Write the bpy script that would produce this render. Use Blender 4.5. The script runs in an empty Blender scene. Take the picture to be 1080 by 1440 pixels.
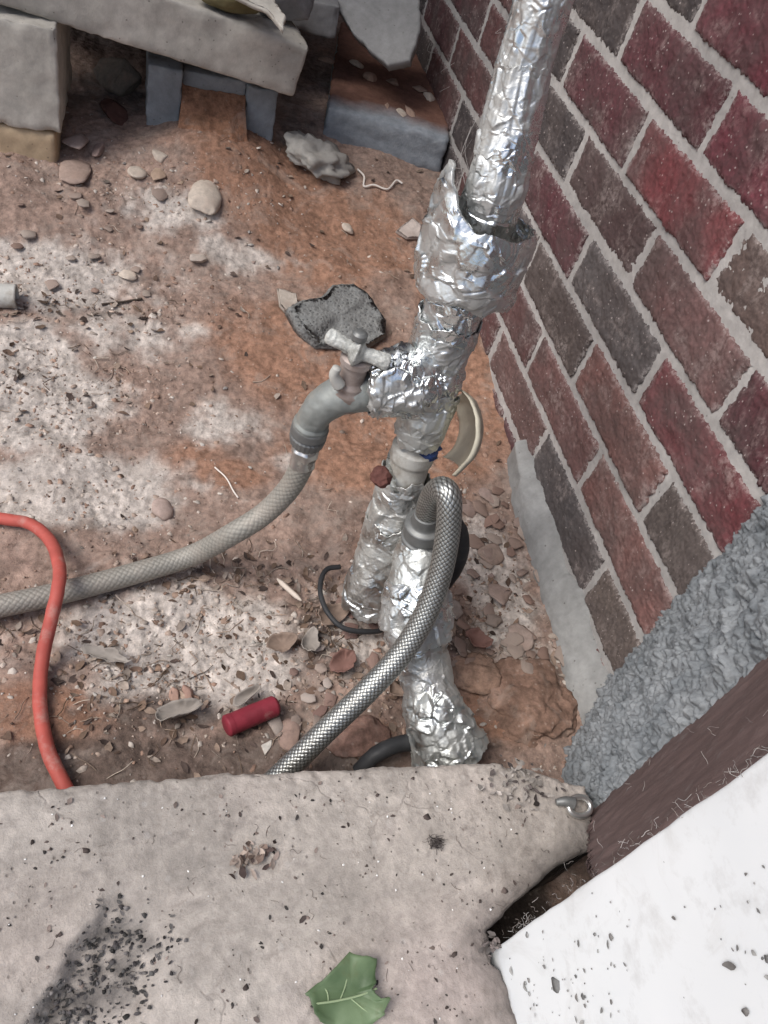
import bpy, math, random
import numpy as np
from mathutils import Matrix, Vector

# ------------------------------------------------------------------ camera, world, sun, exposure
sc = bpy.context.scene
COL = sc.collection
F = 1120.0                      # focal length in pixels of the 1080 x 1440 photograph
CAM = np.array([-0.528, -1.036, 0.740])
RW = np.array([[0.9522, -0.1801, 0.2467], [0.0230, -0.7631, -0.6458], [0.3046, 0.6206, -0.7225]])
_u, _s, _v = np.linalg.svd(RW); RW = _u @ _v
cd = bpy.data.cameras.new('camera'); cam = bpy.data.objects.new('camera', cd); COL.objects.link(cam)
m4 = Matrix.Identity(4)
for i in range(3):
    m4[i][0] = RW[0][i]; m4[i][1] = -RW[1][i]; m4[i][2] = -RW[2][i]; m4[i][3] = CAM[i]
cam.matrix_world = m4
cd.sensor_fit = 'VERTICAL'; cd.sensor_height = 36.0; cd.lens = F / 1440 * 36.0
cd.clip_start = 0.01; cd.clip_end = 500.0
sc.camera = cam
SUN_EL, SUN_AZ = math.radians(53), math.radians(256)   # azimuth clockwise from +Y: from behind the camera, to its left
w = bpy.data.worlds.new('World'); sc.world = w; w.use_nodes = True
nt = w.node_tree
sky = nt.nodes.new('ShaderNodeTexSky'); sky.sky_type = 'NISHITA'; sky.sun_disc = False
sky.sun_elevation = SUN_EL; sky.sun_rotation = SUN_AZ
sky.air_density = 0.9; sky.dust_density = 3.0; sky.ozone_density = 0.6
nt.links.new(sky.outputs[0], nt.nodes['Background'].inputs[0]); nt.nodes['Background'].inputs[1].default_value = 0.10
sd = bpy.data.lights.new('sun', 'SUN'); sd.energy = 1.5; sd.angle = math.radians(32); sd.color = (1.0, 0.985, 0.965)
so = bpy.data.objects.new('sun', sd); COL.objects.link(so)
sv = Vector((math.sin(SUN_AZ) * math.cos(SUN_EL), math.cos(SUN_AZ) * math.cos(SUN_EL), math.sin(SUN_EL)))
so.rotation_euler = sv.to_track_quat('Z', 'Y').to_euler()
sc.view_settings.view_transform = 'Standard'; sc.view_settings.look = 'None'
sc.view_settings.exposure = 0.68; sc.view_settings.gamma = 1.0; sc.view_settings.use_curve_mapping = False

# ------------------------------------------------------------------ numeric helpers
rng = np.random.default_rng(7)
random.seed(7)
_G = rng.normal(size=(4096, 3)); _G /= np.linalg.norm(_G, axis=1)[:, None]
_U = rng.random(4096)
def hsh(i, j, k, s):
    h = (i.astype(np.int64) * 73856093) ^ (j.astype(np.int64) * 19349663) ^ (k.astype(np.int64) * 83492791) ^ (s * 2654435)
    h = (h ^ (h >> 13)) * 1274126177
    return ((h ^ (h >> 16)) & 4095).astype(np.int64)
def perlin(p, s=0):
    p = np.asarray(p, float); f0 = np.floor(p); fr = p - f0; i0 = f0.astype(np.int64)
    t = fr * fr * fr * (fr * (fr * 6 - 15) + 10)
    out = 0
    for dx in (0, 1):
        wx = t[:, 0] if dx else 1 - t[:, 0]
        for dy in (0, 1):
            wy = t[:, 1] if dy else 1 - t[:, 1]
            for dz in (0, 1):
                wz = t[:, 2] if dz else 1 - t[:, 2]
                g = _G[hsh(i0[:, 0] + dx, i0[:, 1] + dy, i0[:, 2] + dz, s)]
                out = out + wx * wy * wz * (g[:, 0] * (fr[:, 0] - dx) + g[:, 1] * (fr[:, 1] - dy) + g[:, 2] * (fr[:, 2] - dz))
    return out * 1.6
def fbm(p, o=4, s=0, g=0.5):
    a, r, f = 1.0, 0, 1.0
    for k in range(o):
        r = r + a * perlin(np.asarray(p) * f, s + k * 17); a *= g; f *= 2.03
    return r
def crease(p, o=3, s=0, g=0.55):
    a, r, f = 1.0, 0, 1.0
    for k in range(o):
        r = r + a * (0.5 - np.abs(perlin(np.asarray(p) * f, s + k * 31))); a *= g; f *= 2.1
    return r
def worley(p, s=0, flat=False):
    p = np.asarray(p, float); i0 = np.floor(p).astype(np.int64)
    f1 = np.full(len(p), 9.0); f2 = f1.copy(); cid = np.zeros(len(p), np.int64); dv = np.zeros((len(p), 3))
    for dx in (-1, 0, 1):
        for dy in (-1, 0, 1):
            for dz in ((0,) if flat else (-1, 0, 1)):
                a, b, c = i0[:, 0] + dx, i0[:, 1] + dy, i0[:, 2] + dz
                h = hsh(a, b, c, s)
                q = np.stack([a + _U[h], b + _U[(h * 7 + 11) & 4095], c + (0 * _U[h] if flat else _U[(h * 13 + 5) & 4095])], 1)
                d = p - q; dist = np.linalg.norm(d, axis=1)
                n = dist < f1
                f2 = np.where(n, f1, np.minimum(f2, dist)); cid = np.where(n, h, cid); dv[n] = d[n]; f1 = np.where(n, dist, f1)
    return f1, f2, cid, dv
def sstep(a, b, x):
    t = np.clip((x - a) / (b - a), 0, 1); return t * t * (3 - 2 * t)
def P3(x, y, z=0.0):
    return np.stack([np.ravel(x), np.ravel(y), np.zeros(np.size(x)) + z], 1)
# places read off the photograph as world points (a known plane of the place fixes the distance)
def ray(x, y): return RW.T @ np.array([(x - 540) / F, (y - 720) / F, 1.0])
def onx(x, y, X): r = ray(x, y); return CAM + r * ((X - CAM[0]) / r[0])
def ony(x, y, Y): r = ray(x, y); return CAM + r * ((Y - CAM[1]) / r[1])
def onz(x, y, Z): r = ray(x, y); return CAM + r * ((Z - CAM[2]) / r[2])
GY = [-9, -.6, -.42, -.3, -.15, 0, .2, .4, .8, 1.6, 40]; GZ = [-.02, -.02, -.012, 0, .02, .05, .10, .14, .18, .2, .2]
def base_z(y): return np.interp(y, GY, GZ)
def ong(x, y, lift=0.0):
    z = 0.0
    for _ in range(16):
        p = onz(x, y, z + lift); z = .5 * z + .5 * float(ground_z([p[0]], [p[1]])[0])
    return p
MOUNDS = [(-.64, -.655, .09, .055, .010), (-.10, -.60, .09, .05, .004), (-.415, .235, .10, .12, .052), (-.56, .10, .12, .08, .012), (-.70, .12, .08, .07, .012)]
def ground_z(x, y):
    x = np.asarray(x, float).ravel(); y = np.asarray(y, float).ravel()
    z = base_z(y); p = P3(x, y)
    z = z + .010 * fbm(p * 6.0, 2, 3) + .0030 * fbm(p * 24, 3, 5)
    for mx, my, sx, sy, h in MOUNDS:
        z = z + h * np.exp(-((x - mx) / sx) ** 2 - ((y - my) / sy) ** 2)
    return z

# ------------------------------------------------------------------ object helpers
def tag(o, label=None, cat=None, group=None, kind=None):
    if label: o['label'] = label
    if cat: o['category'] = cat
    if group: o['group'] = group
    if kind: o['kind'] = kind
    return o
def link(name, me, mat=None, parent=None, smooth=True):
    o = bpy.data.objects.new(name, me); COL.objects.link(o)
    if mat is not None and not me.materials: me.materials.append(mat)
    if parent is not None: o.parent = parent
    if smooth: me.polygons.foreach_set('use_smooth', np.ones(len(me.polygons), bool))
    return o
def empty(name, loc=(0, 0, 0)):
    o = bpy.data.objects.new(name, None); COL.objects.link(o); o.location = loc; o.empty_display_size = .02
    return o
def mesh_np(name, V, Fc, col=None, uv=None):
    """V (n,3); Fc list of int arrays of equal width (quads and / or triangles)"""
    me = bpy.data.meshes.new(name); V = np.asarray(V, np.float32)
    if not isinstance(Fc, list): Fc = [Fc]
    Fc = [np.asarray(f, np.int32) for f in Fc if len(f)]
    tot = np.concatenate([np.full(len(f), f.shape[1], np.int32) for f in Fc]); lv = np.concatenate([f.ravel() for f in Fc])
    st = np.concatenate([[0], np.cumsum(tot)[:-1]]).astype(np.int32)
    me.vertices.add(len(V)); me.vertices.foreach_set('co', V.ravel())
    me.loops.add(len(lv)); me.loops.foreach_set('vertex_index', lv)
    me.polygons.add(len(tot)); me.polygons.foreach_set('loop_start', st); me.polygons.foreach_set('loop_total', tot)
    me.update(calc_edges=True)
    if col is not None:
        a = me.color_attributes.new('Col', 'FLOAT_COLOR', 'POINT')
        c = np.ones((len(V), 4), np.float32); c[:, :3] = col; a.data.foreach_set('color', c.ravel())
    if uv is not None:
        l = me.uv_layers.new(name='UVMap'); l.data.foreach_set('uv', np.asarray(uv, np.float32)[lv].ravel())
    me.validate()
    return me
def gridfaces(n, m, closed_m=False, off=0):
    i = np.arange(n - 1)[:, None]; j = np.arange(m if closed_m else m - 1)[None, :]; j2 = (j + 1) % m
    return (np.stack([i * m + j, i * m + j2, (i + 1) * m + j2, (i + 1) * m + j], -1).reshape(-1, 4) + off)
def spline(pts, n):
    pts = np.asarray(pts, float); q = np.vstack([2 * pts[0] - pts[1], pts, 2 * pts[-1] - pts[-2]])
    out = []
    for i in range(len(pts) - 1):
        p0, p1, p2, p3 = q[i:i + 4]; t = np.linspace(0, 1, 40, endpoint=False)[:, None]
        out.append(.5 * (2 * p1 + (p2 - p0) * t + (2 * p0 - 5 * p1 + 4 * p2 - p3) * t ** 2 + (3 * p1 - p0 - 3 * p2 + p3) * t ** 3))
    out = np.vstack(out + [pts[-1:]])
    d = np.r_[0, np.cumsum(np.linalg.norm(np.diff(out, axis=0), axis=1))]
    s = np.linspace(0, d[-1], n)
    return np.stack([np.interp(s, d, out[:, k]) for k in range(out.shape[1])], 1), s
def frames(c):
    T = np.gradient(c, axis=0); T /= np.linalg.norm(T, axis=1)[:, None] + 1e-12
    N = np.zeros_like(T); r = np.array([0.0, 0, 1]) if abs(T[0][2]) < .9 else np.array([0.0, -1, 0])
    n = r - T[0] * (r @ T[0]); n /= np.linalg.norm(n); N[0] = n
    for i in range(1, len(c)):
        n = n - T[i] * (n @ T[i]); n /= np.linalg.norm(n); N[i] = n
    return T, N, np.cross(T, N)
def tube(c, rad, ns=24, disp=None, cap=True, wall=None, rimfn=None):
    """tube along c (n,3); rad scalar/array; disp(S,A,P,Nrm)->offset; wall: inner wall thickness (open sleeve)"""
    c = np.asarray(c, float); n = len(c); T, N, B = frames(c)
    rad = np.broadcast_to(np.asarray(rad, float), (n,)) if np.ndim(rad) <= 1 else rad
    a = np.linspace(0, 2 * np.pi, ns, endpoint=False)
    s = np.r_[0, np.cumsum(np.linalg.norm(np.diff(c, axis=0), axis=1))]
    D = np.cos(a)[None, :, None] * N[:, None, :] + np.sin(a)[None, :, None] * B[:, None, :]
    R = rad[:, None] * np.ones((1, ns))
    Pm = c[:, None, :] + D * R[..., None]
    if rimfn is not None:
        Pm = Pm + rimfn(np.repeat(s[:, None], ns, 1) / s[-1], np.repeat(a[None], n, 0))[..., None] * T[:, None, :]
    if disp is not None:
        d = disp(np.repeat(s[:, None], ns, 1).ravel(), np.repeat(a[None], n, 0).ravel(), Pm.reshape(-1, 3), rad.repeat(ns)).reshape(n, ns)
        Pm = Pm + D * d[..., None]
    V = Pm.reshape(-1, 3); Fq = [gridfaces(n, ns, True)]; tri = []
    uv = np.stack([np.repeat(s, ns), np.tile(a / (2 * np.pi), n)], 1)
    if wall:
        Vi = (Pm - D * wall).reshape(-1, 3); o = len(V)
        V = np.vstack([V, Vi]); uv = np.vstack([uv, uv]); Fq.append(gridfaces(n, ns, True, o)[:, ::-1])
        j = np.arange(ns); j2 = (j + 1) % ns; e = (n - 1) * ns
        Fq.append(np.stack([j2, j, j + o, j2 + o], 1)); Fq.append(np.stack([e + j, e + j2, e + j2 + o, e + j + o], 1))
    elif cap:
        o = len(V); V = np.vstack([V, c[:1], c[-1:]]); uv = np.vstack([uv, [[0, 0], [s[-1], 0]]])
        j = np.arange(ns); j2 = (j + 1) % ns; e = (n - 1) * ns
        tri = [np.stack([j2, j, 0 * j + o], 1), np.stack([e + j, e + j2, 0 * j + o + 1], 1)]
    return V, Fq + tri, uv
def box_mesh(name, x0, x1, y0, y1, z0, z1, bevel=.004, rough=.0015, step=.02, seed=0, amp2=0.0):
    """box of rounded, slightly uneven faces built as a displaced subdivided cuboid"""
    dims = np.array([x1 - x0, y1 - y0, z1 - z0]); nn = [max(3, int(d / step) + 2) for d in dims]
    V, Fq, off = [], [], 0
    for ax in range(3):
        u, v = [k for k in range(3) if k != ax]
        def coords(k):
            d = dims[k]; b = min(bevel, d * .3)
            return np.r_[0, b * .3, b, np.linspace(b, d - b, nn[k])[1:-1], d - b, d - b * .3, d]
        cu, cv = coords(u), coords(v)
        for side in (0, 1):
            A, Bv = np.meshgrid(cu, cv, indexing='ij'); Pn = np.zeros(A.shape + (3,)); Pn[..., u] = A; Pn[..., v] = Bv; Pn[..., ax] = side * dims[ax]
            f = gridfaces(len(cu), len(cv), False, off)
            if (side == 1) != (ax == 1): f = f
            else: f = f[:, ::-1]
            V.append(Pn.reshape(-1, 3)); Fq.append(f); off += A.size
    V = np.vstack(V); b = min(bevel, dims.min() * .3)
    inner = np.clip(V, b, dims - b); d = V - inner; L = np.linalg.norm(d, axis=1)[:, None]
    V = np.where(L > 1e-9, inner + d / np.maximum(L, 1e-9) * b, V)
    nr = np.where(L > 1e-9, d / np.maximum(L, 1e-9), 0)
    W = V + [x0, y0, z0]
    h = rough * fbm(W * 40, 3, seed) + rough * .6 * fbm(W * 170, 2, seed + 9) + amp2 * fbm(W * 9, 2, seed + 3)
    ed = (np.abs(nr) > .15).sum(1) > 1; chipn = np.maximum(0, fbm(W * 38, 3, seed + 21) - .12) * .010 * (rough > .0013)
    near = np.exp(-np.sort(np.minimum(V, dims - V), axis=1)[:, 1] / .006)
    h = h - chipn * near
    W = W + nr * h[:, None]
    me = mesh_np(name, W, np.vstack(Fq))
    return me
def weld(me, d=1e-5):
    import bmesh
    bm = bmesh.new(); bm.from_mesh(me); bmesh.ops.remove_doubles(bm, verts=bm.verts, dist=d); bmesh.ops.recalc_face_normals(bm, faces=bm.faces)
    bm.to_mesh(me); bm.free(); return me
def ico(sub):
    import bmesh
    bm = bmesh.new(); bmesh.ops.create_icosphere(bm, subdivisions=sub, radius=1)
    V = np.array([v.co[:] for v in bm.verts]); Fc = np.array([[v.index for v in f.verts] for f in bm.faces]); bm.free()
    return V, Fc
ICO = {k: ico(k) for k in (1, 2, 3, 4, 5)}
def rot(rx, ry, rz):
    from math import cos, sin
    X = np.array([[1, 0, 0], [0, cos(rx), -sin(rx)], [0, sin(rx), cos(rx)]]); Y = np.array([[cos(ry), 0, sin(ry)], [0, 1, 0], [-sin(ry), 0, cos(ry)]])
    Z = np.array([[cos(rz), -sin(rz), 0], [sin(rz), cos(rz), 0], [0, 0, 1]]); return Z @ Y @ X
def rock_v(seed, sx, sy, sz, sub=3, facets=7, rough=.06):
    """angular stone: a sphere cut by random planes, then roughened; returns verts (base about z=-sz), faces"""
    r = np.random.default_rng(seed); V, Fc = ICO[sub]; V = V.copy()
    for _ in range(facets):
        n = r.normal(size=3); n /= np.linalg.norm(n); k = r.uniform(.42, .8) if facets > 9 else r.uniform(.62, .92); d = V @ n
        V = V - np.maximum(d - k, 0)[:, None] * n * .92
    V *= 1 + rough * fbm(V * 2.2 + seed, 3, seed)[:, None]
    return V * [sx, sy, sz], Fc

# ------------------------------------------------------------------ material helpers
class NT:
    def __init__(s, name):
        s.m = bpy.data.materials.new(name); s.m.use_nodes = True; s.t = s.m.node_tree; s.b = s.t.nodes['Principled BSDF']
    def n(s, ty, ins=None, **kw):
        k = s.t.nodes.new(ty)
        for a, v in kw.items(): setattr(k, a, v)
        for a, v in (ins or {}).items(): s.put(k.inputs[a], v)
        return k
    def put(s, sock, v):
        if hasattr(v, 'is_output'): s.t.links.new(v, sock)
        else: sock.default_value = v
    def geo(s): return s.n('ShaderNodeTexCoord').outputs['Object']
    def noise(s, vec, scale, detail=4, rough=.55, dist=0.0):
        return s.n('ShaderNodeTexNoise', {'Vector': vec, 'Scale': scale, 'Detail': detail, 'Roughness': rough, 'Distortion': dist}).outputs['Fac']
    def vor(s, vec, scale, feature='F1', out='Distance', rnd=1.0):
        return s.n('ShaderNodeTexVoronoi', {'Vector': vec, 'Scale': scale, 'Randomness': rnd}, feature=feature).outputs[out]
    def ramp(s, fac, stops):
        k = s.n('ShaderNodeValToRGB', {'Fac': fac}); e = k.color_ramp.elements
        while len(e) < len(stops): e.new(.5)
        for q, (p, c) in zip(e, stops): q.position = p; q.color = (c if len(c) == 4 else (*c, 1)) if not isinstance(c, float) else (c, c, c, 1)
        return k.outputs['Color']
    def mix(s, fac, a, b, blend='MIX'):
        k = s.n('ShaderNodeMix', data_type='RGBA', blend_type=blend); s.put(k.inputs[0], fac)
        for i, v in ((6, a), (7, b)): s.put(k.inputs[i], (*v, 1) if isinstance(v, tuple) and len(v) == 3 else v)
        return k.outputs[2]
    def math(s, op, a, b=0.0):
        k = s.n('ShaderNodeMath', operation=op); s.put(k.inputs[0], a); s.put(k.inputs[1], b); return k.outputs[0]
    def bump(s, h, strength=.3, dist=.002, nrm=None):
        k = s.n('ShaderNodeBump', {'Height': h, 'Strength': strength, 'Distance': dist})
        if nrm is not None: s.put(k.inputs['Normal'], nrm)
        return k.outputs['Normal']
    def set(s, **kw):
        for a, v in kw.items():
            k = {'color': 'Base Color', 'rough': 'Roughness', 'metal': 'Metallic', 'normal': 'Normal', 'spec': 'Specular IOR Level', 'coat': 'Coat Weight', 'sss': 'Subsurface Weight', 'trans': 'Transmission Weight', 'alpha': 'Alpha'}[a]
            if a == 'color' and isinstance(v, tuple) and len(v) == 3: v = (*v, 1)
            s.put(s.b.inputs[k], v)
        return s.m
def simple(name, col, var=.25, scale=60, rough=.85, bump=.3, metal=0.0, dist=.001, spec=.3, dust=None):
    t = NT(name); g = t.geo(); n = t.noise(g, scale, 5, .65); n2 = t.noise(g, scale * .17, 3)
    lo = tuple(c * (1 - var) for c in col); hi = tuple(min(1, c * (1 + var)) for c in col)
    c = t.ramp(t.math('ADD', t.math('MULTIPLY', n, .6), t.math('MULTIPLY', n2, .4)), [(.3, lo), (.7, hi)])
    if dust: c = t.mix(t.ramp(t.noise(g, scale * .35, 6, .7), [(dust[1], 0.0), (dust[1] + .15, 1.0)]), c, dust[0])
    return t.set(color=c, rough=rough, metal=metal, spec=spec, normal=t.bump(n, bump, dist))

# ------------------------------------------------------------------ materials
def soil_material():
    t = NT('soil'); g = t.geo()
    a = t.n('ShaderNodeAttribute', attribute_name='Col').outputs['Color']
    n1 = t.noise(g, 120, 6, .7); n2 = t.noise(g, 420, 4, .7); n3 = t.noise(g, 38, 5, .6, .6)
    c = t.mix(1.0, a, t.ramp(n1, [(.28, .5), (.5, 1.0), (.72, 1.42)]), 'MULTIPLY')
    c = t.mix(1.0, c, t.ramp(n3, [(.3, .72), (.7, 1.22)]), 'MULTIPLY')
    v = t.n('ShaderNodeTexVoronoi', {'Vector': g, 'Scale': 230.0}); spk = t.ramp(v.outputs['Color'], [(.80, 0.0), (.86, 1.0)])
    near = t.ramp(v.outputs['Distance'], [(.25, 1.0), (.42, 0.0)])
    c = t.mix(t.math('MULTIPLY', t.math('MULTIPLY', spk, near), .28), c, (.46, .39, .34))
    du = t.noise(g, 17, 9, .68, 1.1); c = t.mix(t.math('MULTIPLY', t.ramp(du, [(.50, 0.0), (.64, 1.0)]), .34), c, (.39, .335, .29))
    cr = t.noise(g, 52, 7, .72, .7); c = t.mix(t.math('MULTIPLY', t.ramp(cr, [(.60, 0.0), (.72, 1.0)]), .55), c, (.095, .062, .048))
    v2 = t.n('ShaderNodeTexVoronoi', {'Vector': g, 'Scale': 150.0}); dk = t.math('MULTIPLY', t.ramp(v2.outputs['Color'], [(.10, 1.0), (.16, 0.0)]), t.ramp(v2.outputs['Distance'], [(.2, 1.0), (.34, 0.0)]))
    c = t.mix(t.math('MULTIPLY', dk, .4), c, (.05, .035, .028))
    h = t.math('ADD', t.math('MULTIPLY', n1, .7), t.math('MULTIPLY', n2, .5))
    return t.set(color=c, rough=.92, spec=.25, normal=t.bump(h, .7, .0028))
def brick_material():
    t = NT('brick_clay'); g = t.geo(); oi = t.n('ShaderNodeObjectInfo')
    vec = t.n('ShaderNodeVectorMath', operation='ADD'); t.put(vec.inputs[0], g)
    off = t.n('ShaderNodeCombineXYZ'); r10 = t.math('MULTIPLY', oi.outputs['Random'], 17.0)
    for i in range(3): t.put(off.inputs[i], r10)
    t.put(vec.inputs[1], off.outputs[0]); g = vec.outputs[0]
    n1 = t.noise(g, 26, 4, .6, .4); n2 = t.noise(g, 150, 6, .75); n3 = t.noise(g, 420, 3, .7); n4 = t.noise(g, 14, 3, .5)
    c = t.mix(1.0, oi.outputs['Color'], t.ramp(n2, [(.28, .55), (.5, .95), (.72, 1.5)]), 'MULTIPLY')
    c = t.mix(t.ramp(n4, [(.42, 0.0), (.66, .6)]), c, (.060, .048, .046))
    c = t.mix(t.ramp(t.noise(g, 9, 6, .7, .5), [(.35, .05), (.65, .24)]), c, (.19, .155, .145))
    lime = t.math('MULTIPLY', t.ramp(n1, [(.50, 0.0), (.68, 1.0)]), t.ramp(n2, [(.42, 0.0), (.60, 1.0)]))
    c = t.mix(t.math('MULTIPLY', lime, .45), c, (.34, .29, .27))
    ge = t.n('ShaderNodeSeparateXYZ', {'Vector': t.n('ShaderNodeTexCoord').outputs['Generated']})
    ed = t.math('MAXIMUM', t.ramp(t.math('ABSOLUTE', t.math('SUBTRACT', ge.outputs['Z'], .5)), [(.40, 0.0), (.50, 1.0)]), t.ramp(t.math('ABSOLUTE', t.math('SUBTRACT', ge.outputs['Y'], .5)), [(.45, 0.0), (.50, 1.0)]))
    sm = t.math('MULTIPLY', ed, t.ramp(t.noise(g, 150, 7, .8), [(.49, 0.0), (.545, 1.0)])); c = t.mix(t.math('MULTIPLY', sm, .7), c, (.36, .33, .315))
    v = t.n('ShaderNodeTexVoronoi', {'Vector': g, 'Scale': 260.0})
    sp = t.math('MULTIPLY', t.ramp(v.outputs['Color'], [(.78, 0.0), (.82, 1.0)]), t.ramp(v.outputs['Distance'], [(.16, 1.0), (.34, 0.0)]))
    c = t.mix(t.math('MULTIPLY', sp, .7), c, (.46, .40, .38))
    h = t.math('ADD', t.math('MULTIPLY', n2, .8), t.math('MULTIPLY', n3, .4))
    return t.set(color=c, rough=.86, spec=.3, normal=t.bump(h, .6, .0018))
def concrete_material(name, col, var=.2, spots=True, vcol=False, scale=1.0, bump=.4):
    t = NT(name); g = t.geo()
    n1 = t.noise(g, 9 * scale, 5, .6, .5); n2 = t.noise(g, 70 * scale, 6, .7); n3 = t.noise(g, 360 * scale, 4, .7)
    base = t.n('ShaderNodeAttribute', attribute_name='Col').outputs['Color'] if vcol else (*col, 1)
    c = t.mix(1.0, base, t.ramp(n1, [(.3, 1 - var), (.7, 1 + var)]), 'MULTIPLY')
    c = t.mix(1.0, c, t.ramp(n2, [(.3, .84), (.7, 1.14)]), 'MULTIPLY')
    if spots:
        v = t.n('ShaderNodeTexVoronoi', {'Vector': g, 'Scale': 210.0 * scale})
        sp = t.math('MULTIPLY', t.ramp(v.outputs['Color'], [(.12, 1.0), (.17, 0.0)]), t.ramp(v.outputs['Distance'], [(.18, 1.0), (.32, 0.0)]))
        c = t.mix(t.math('MULTIPLY', sp, .6), c, (.07, .06, .055))
    h = t.math('ADD', t.math('MULTIPLY', n2, .7), t.math('MULTIPLY', n3, .45))
    return t.set(color=c, rough=.9, spec=.25, normal=t.bump(h, bump, .0018))
def foil_material(name, col=(.70, .73, .73), rough=.25, dirt=.40, bump=.22, dirtcol=(.36, .35, .32)):
    t = NT(name); g = t.geo()
    n1 = t.vor(g, 130, 'F2'); n2 = t.vor(g, 330, 'F1'); n3 = t.noise(g, 24, 5, .65)
    d = t.ramp(n3, [(.62 - dirt * .45, 0.0), (.80 - dirt * .3, 1.0)])
    c = t.mix(t.math('MULTIPLY', d, .75), (*col, 1), dirtcol)
    r = t.math('ADD', rough, t.math('MULTIPLY', d, .34)); mt = t.math('SUBTRACT', 1.0, t.math('MULTIPLY', d, .55))
    h = t.math('ADD', n1, t.math('MULTIPLY', n2, .35))
    return t.set(color=c, rough=r, metal=mt, normal=t.bump(h, bump, .0016))
M = {}
M['soil'] = soil_material(); M['brick'] = brick_material()
M['mortar'] = concrete_material('mortar', (.385, .37, .355), .2, bump=.8)
M['fillet'] = concrete_material('fillet_mortar', (.27, .272, .265), .3, bump=.3)
def slab_material():
    t = NT('step_concrete'); g = t.geo(); a = t.n('ShaderNodeAttribute', attribute_name='Col').outputs['Color']
    n1 = t.noise(g, 11, 8, .66, .8); n2 = t.noise(g, 75, 7, .74); n3 = t.noise(g, 420, 4, .7); n4 = t.noise(g, 30, 8, .72, .6)
    c = t.mix(1.0, a, t.ramp(n1, [(.3, .74), (.7, 1.22)]), 'MULTIPLY'); c = t.mix(1.0, c, t.ramp(n2, [(.28, .72), (.72, 1.22)]), 'MULTIPLY')
    c = t.mix(t.math('MULTIPLY', t.ramp(n4, [(.56, 0.0), (.68, 1.0)]), .5), c, (.17, .145, .125))
    mp = t.n('ShaderNodeVectorMath', operation='ADD'); t.put(mp.inputs[0], g); nz = t.n('ShaderNodeTexNoise', {'Vector': g, 'Scale': 14.0, 'Detail': 5.0}); sc2 = t.n('ShaderNodeVectorMath', operation='SCALE'); t.put(sc2.inputs[0], nz.outputs['Color']); sc2.inputs['Scale'].default_value = .10; t.put(mp.inputs[1], sc2.outputs[0])
    ve = t.vor(mp.outputs[0], 5.5, 'DISTANCE_TO_EDGE'); crk = t.math('MULTIPLY', t.ramp(ve, [(.0, 1.0), (.010, 0.0)]), t.ramp(n1, [(.46, 0.0), (.56, 1.0)]))
    c = t.mix(t.math('MULTIPLY', crk, .3), c, (.12, .10, .09))
    v = t.n('ShaderNodeTexVoronoi', {'Vector': g, 'Scale': 210.0}); sp = t.math('MULTIPLY', t.ramp(v.outputs['Color'], [(.16, 1.0), (.21, 0.0)]), t.ramp(v.outputs['Distance'], [(.15, 1.0), (.30, 0.0)])); c = t.mix(t.math('MULTIPLY', sp, .55), c, (.09, .075, .065))
    v3 = t.n('ShaderNodeTexVoronoi', {'Vector': g, 'Scale': 120.0}); sp3 = t.math('MULTIPLY', t.ramp(v3.outputs['Color'], [(.80, 0.0), (.84, 1.0)]), t.ramp(v3.outputs['Distance'], [(.2, 1.0), (.4, 0.0)])); c = t.mix(t.math('MULTIPLY', sp3, .3), c, (.52, .49, .46))
    h = t.math('SUBTRACT', t.math('ADD', t.math('MULTIPLY', n2, .9), t.math('MULTIPLY', n3, .5)), t.math('ADD', t.math('MULTIPLY', crk, .3), t.math('MULTIPLY', sp, .6)))
    return t.set(color=c, rough=.92, spec=.2, normal=t.bump(h, .7, .0022))
M['slab'] = slab_material()
M['block'] = concrete_material('block_concrete', (.275, .30, .32), .3, bump=.7)
M['beam'] = concrete_material('beam_concrete', (.42, .398, .355), .26, bump=.35)
M['ochre'] = concrete_material('ochre_block', (.50, .38, .25), .16, bump=.3)
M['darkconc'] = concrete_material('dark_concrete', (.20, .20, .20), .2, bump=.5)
M['foil'] = foil_material('foil'); M['foil_dirty'] = foil_material('foil_dirty', (.66, .69, .67), .33, .52)
M['foil_pale'] = foil_material('foil_pale', (.66, .67, .65), .30, .50, .5, (.42, .41, .37))
def rough_material():
    t = NT('roughcast'); g = t.geo(); n = t.noise(g, 220, 5, .7); n2 = t.noise(g, 26, 4)
    c = t.ramp(n2, [(.3, (.145, .16, .17)), (.7, (.26, .275, .285))]); c = t.mix(1.0, c, t.ramp(n, [(.3, .75), (.7, 1.25)]), 'MULTIPLY')
    v = t.n('ShaderNodeTexVoronoi', {'Vector': g, 'Scale': 45.0}); sp = t.math('MULTIPLY', t.ramp(v.outputs['Color'], [(.96, 0.0), (.97, 1.0)]), t.ramp(v.outputs['Distance'], [(.22, 1.0), (.26, 0.0)]))
    c = t.mix(sp, c, (.72, .72, .70))
    return t.set(color=c, rough=.85, spec=.3, normal=t.bump(n, .6, .0015))
M['rough'] = rough_material()
def board_material():
    t = NT('brown_board'); g = t.geo(); mp = t.n('ShaderNodeMapping', {'Vector': g, 'Scale': (30, 30, 3.0)}).outputs[0]
    n = t.noise(mp, 3.0, 5, .65); n2 = t.noise(g, 55, 5, .7); n3 = t.noise(g, 300, 3)
    c = t.ramp(n, [(.3, (.115, .078, .072)), (.7, (.20, .140, .130))])
    c = t.mix(t.math('MULTIPLY', t.ramp(n2, [(.56, 0.0), (.74, 1.0)]), .55), c, (.26, .23, .22))
    return t.set(color=c, rough=.8, spec=.3, normal=t.bump(t.math('ADD', n, t.math('MULTIPLY', n3, .4)), .5, .002))
M['board'] = board_material()
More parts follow.
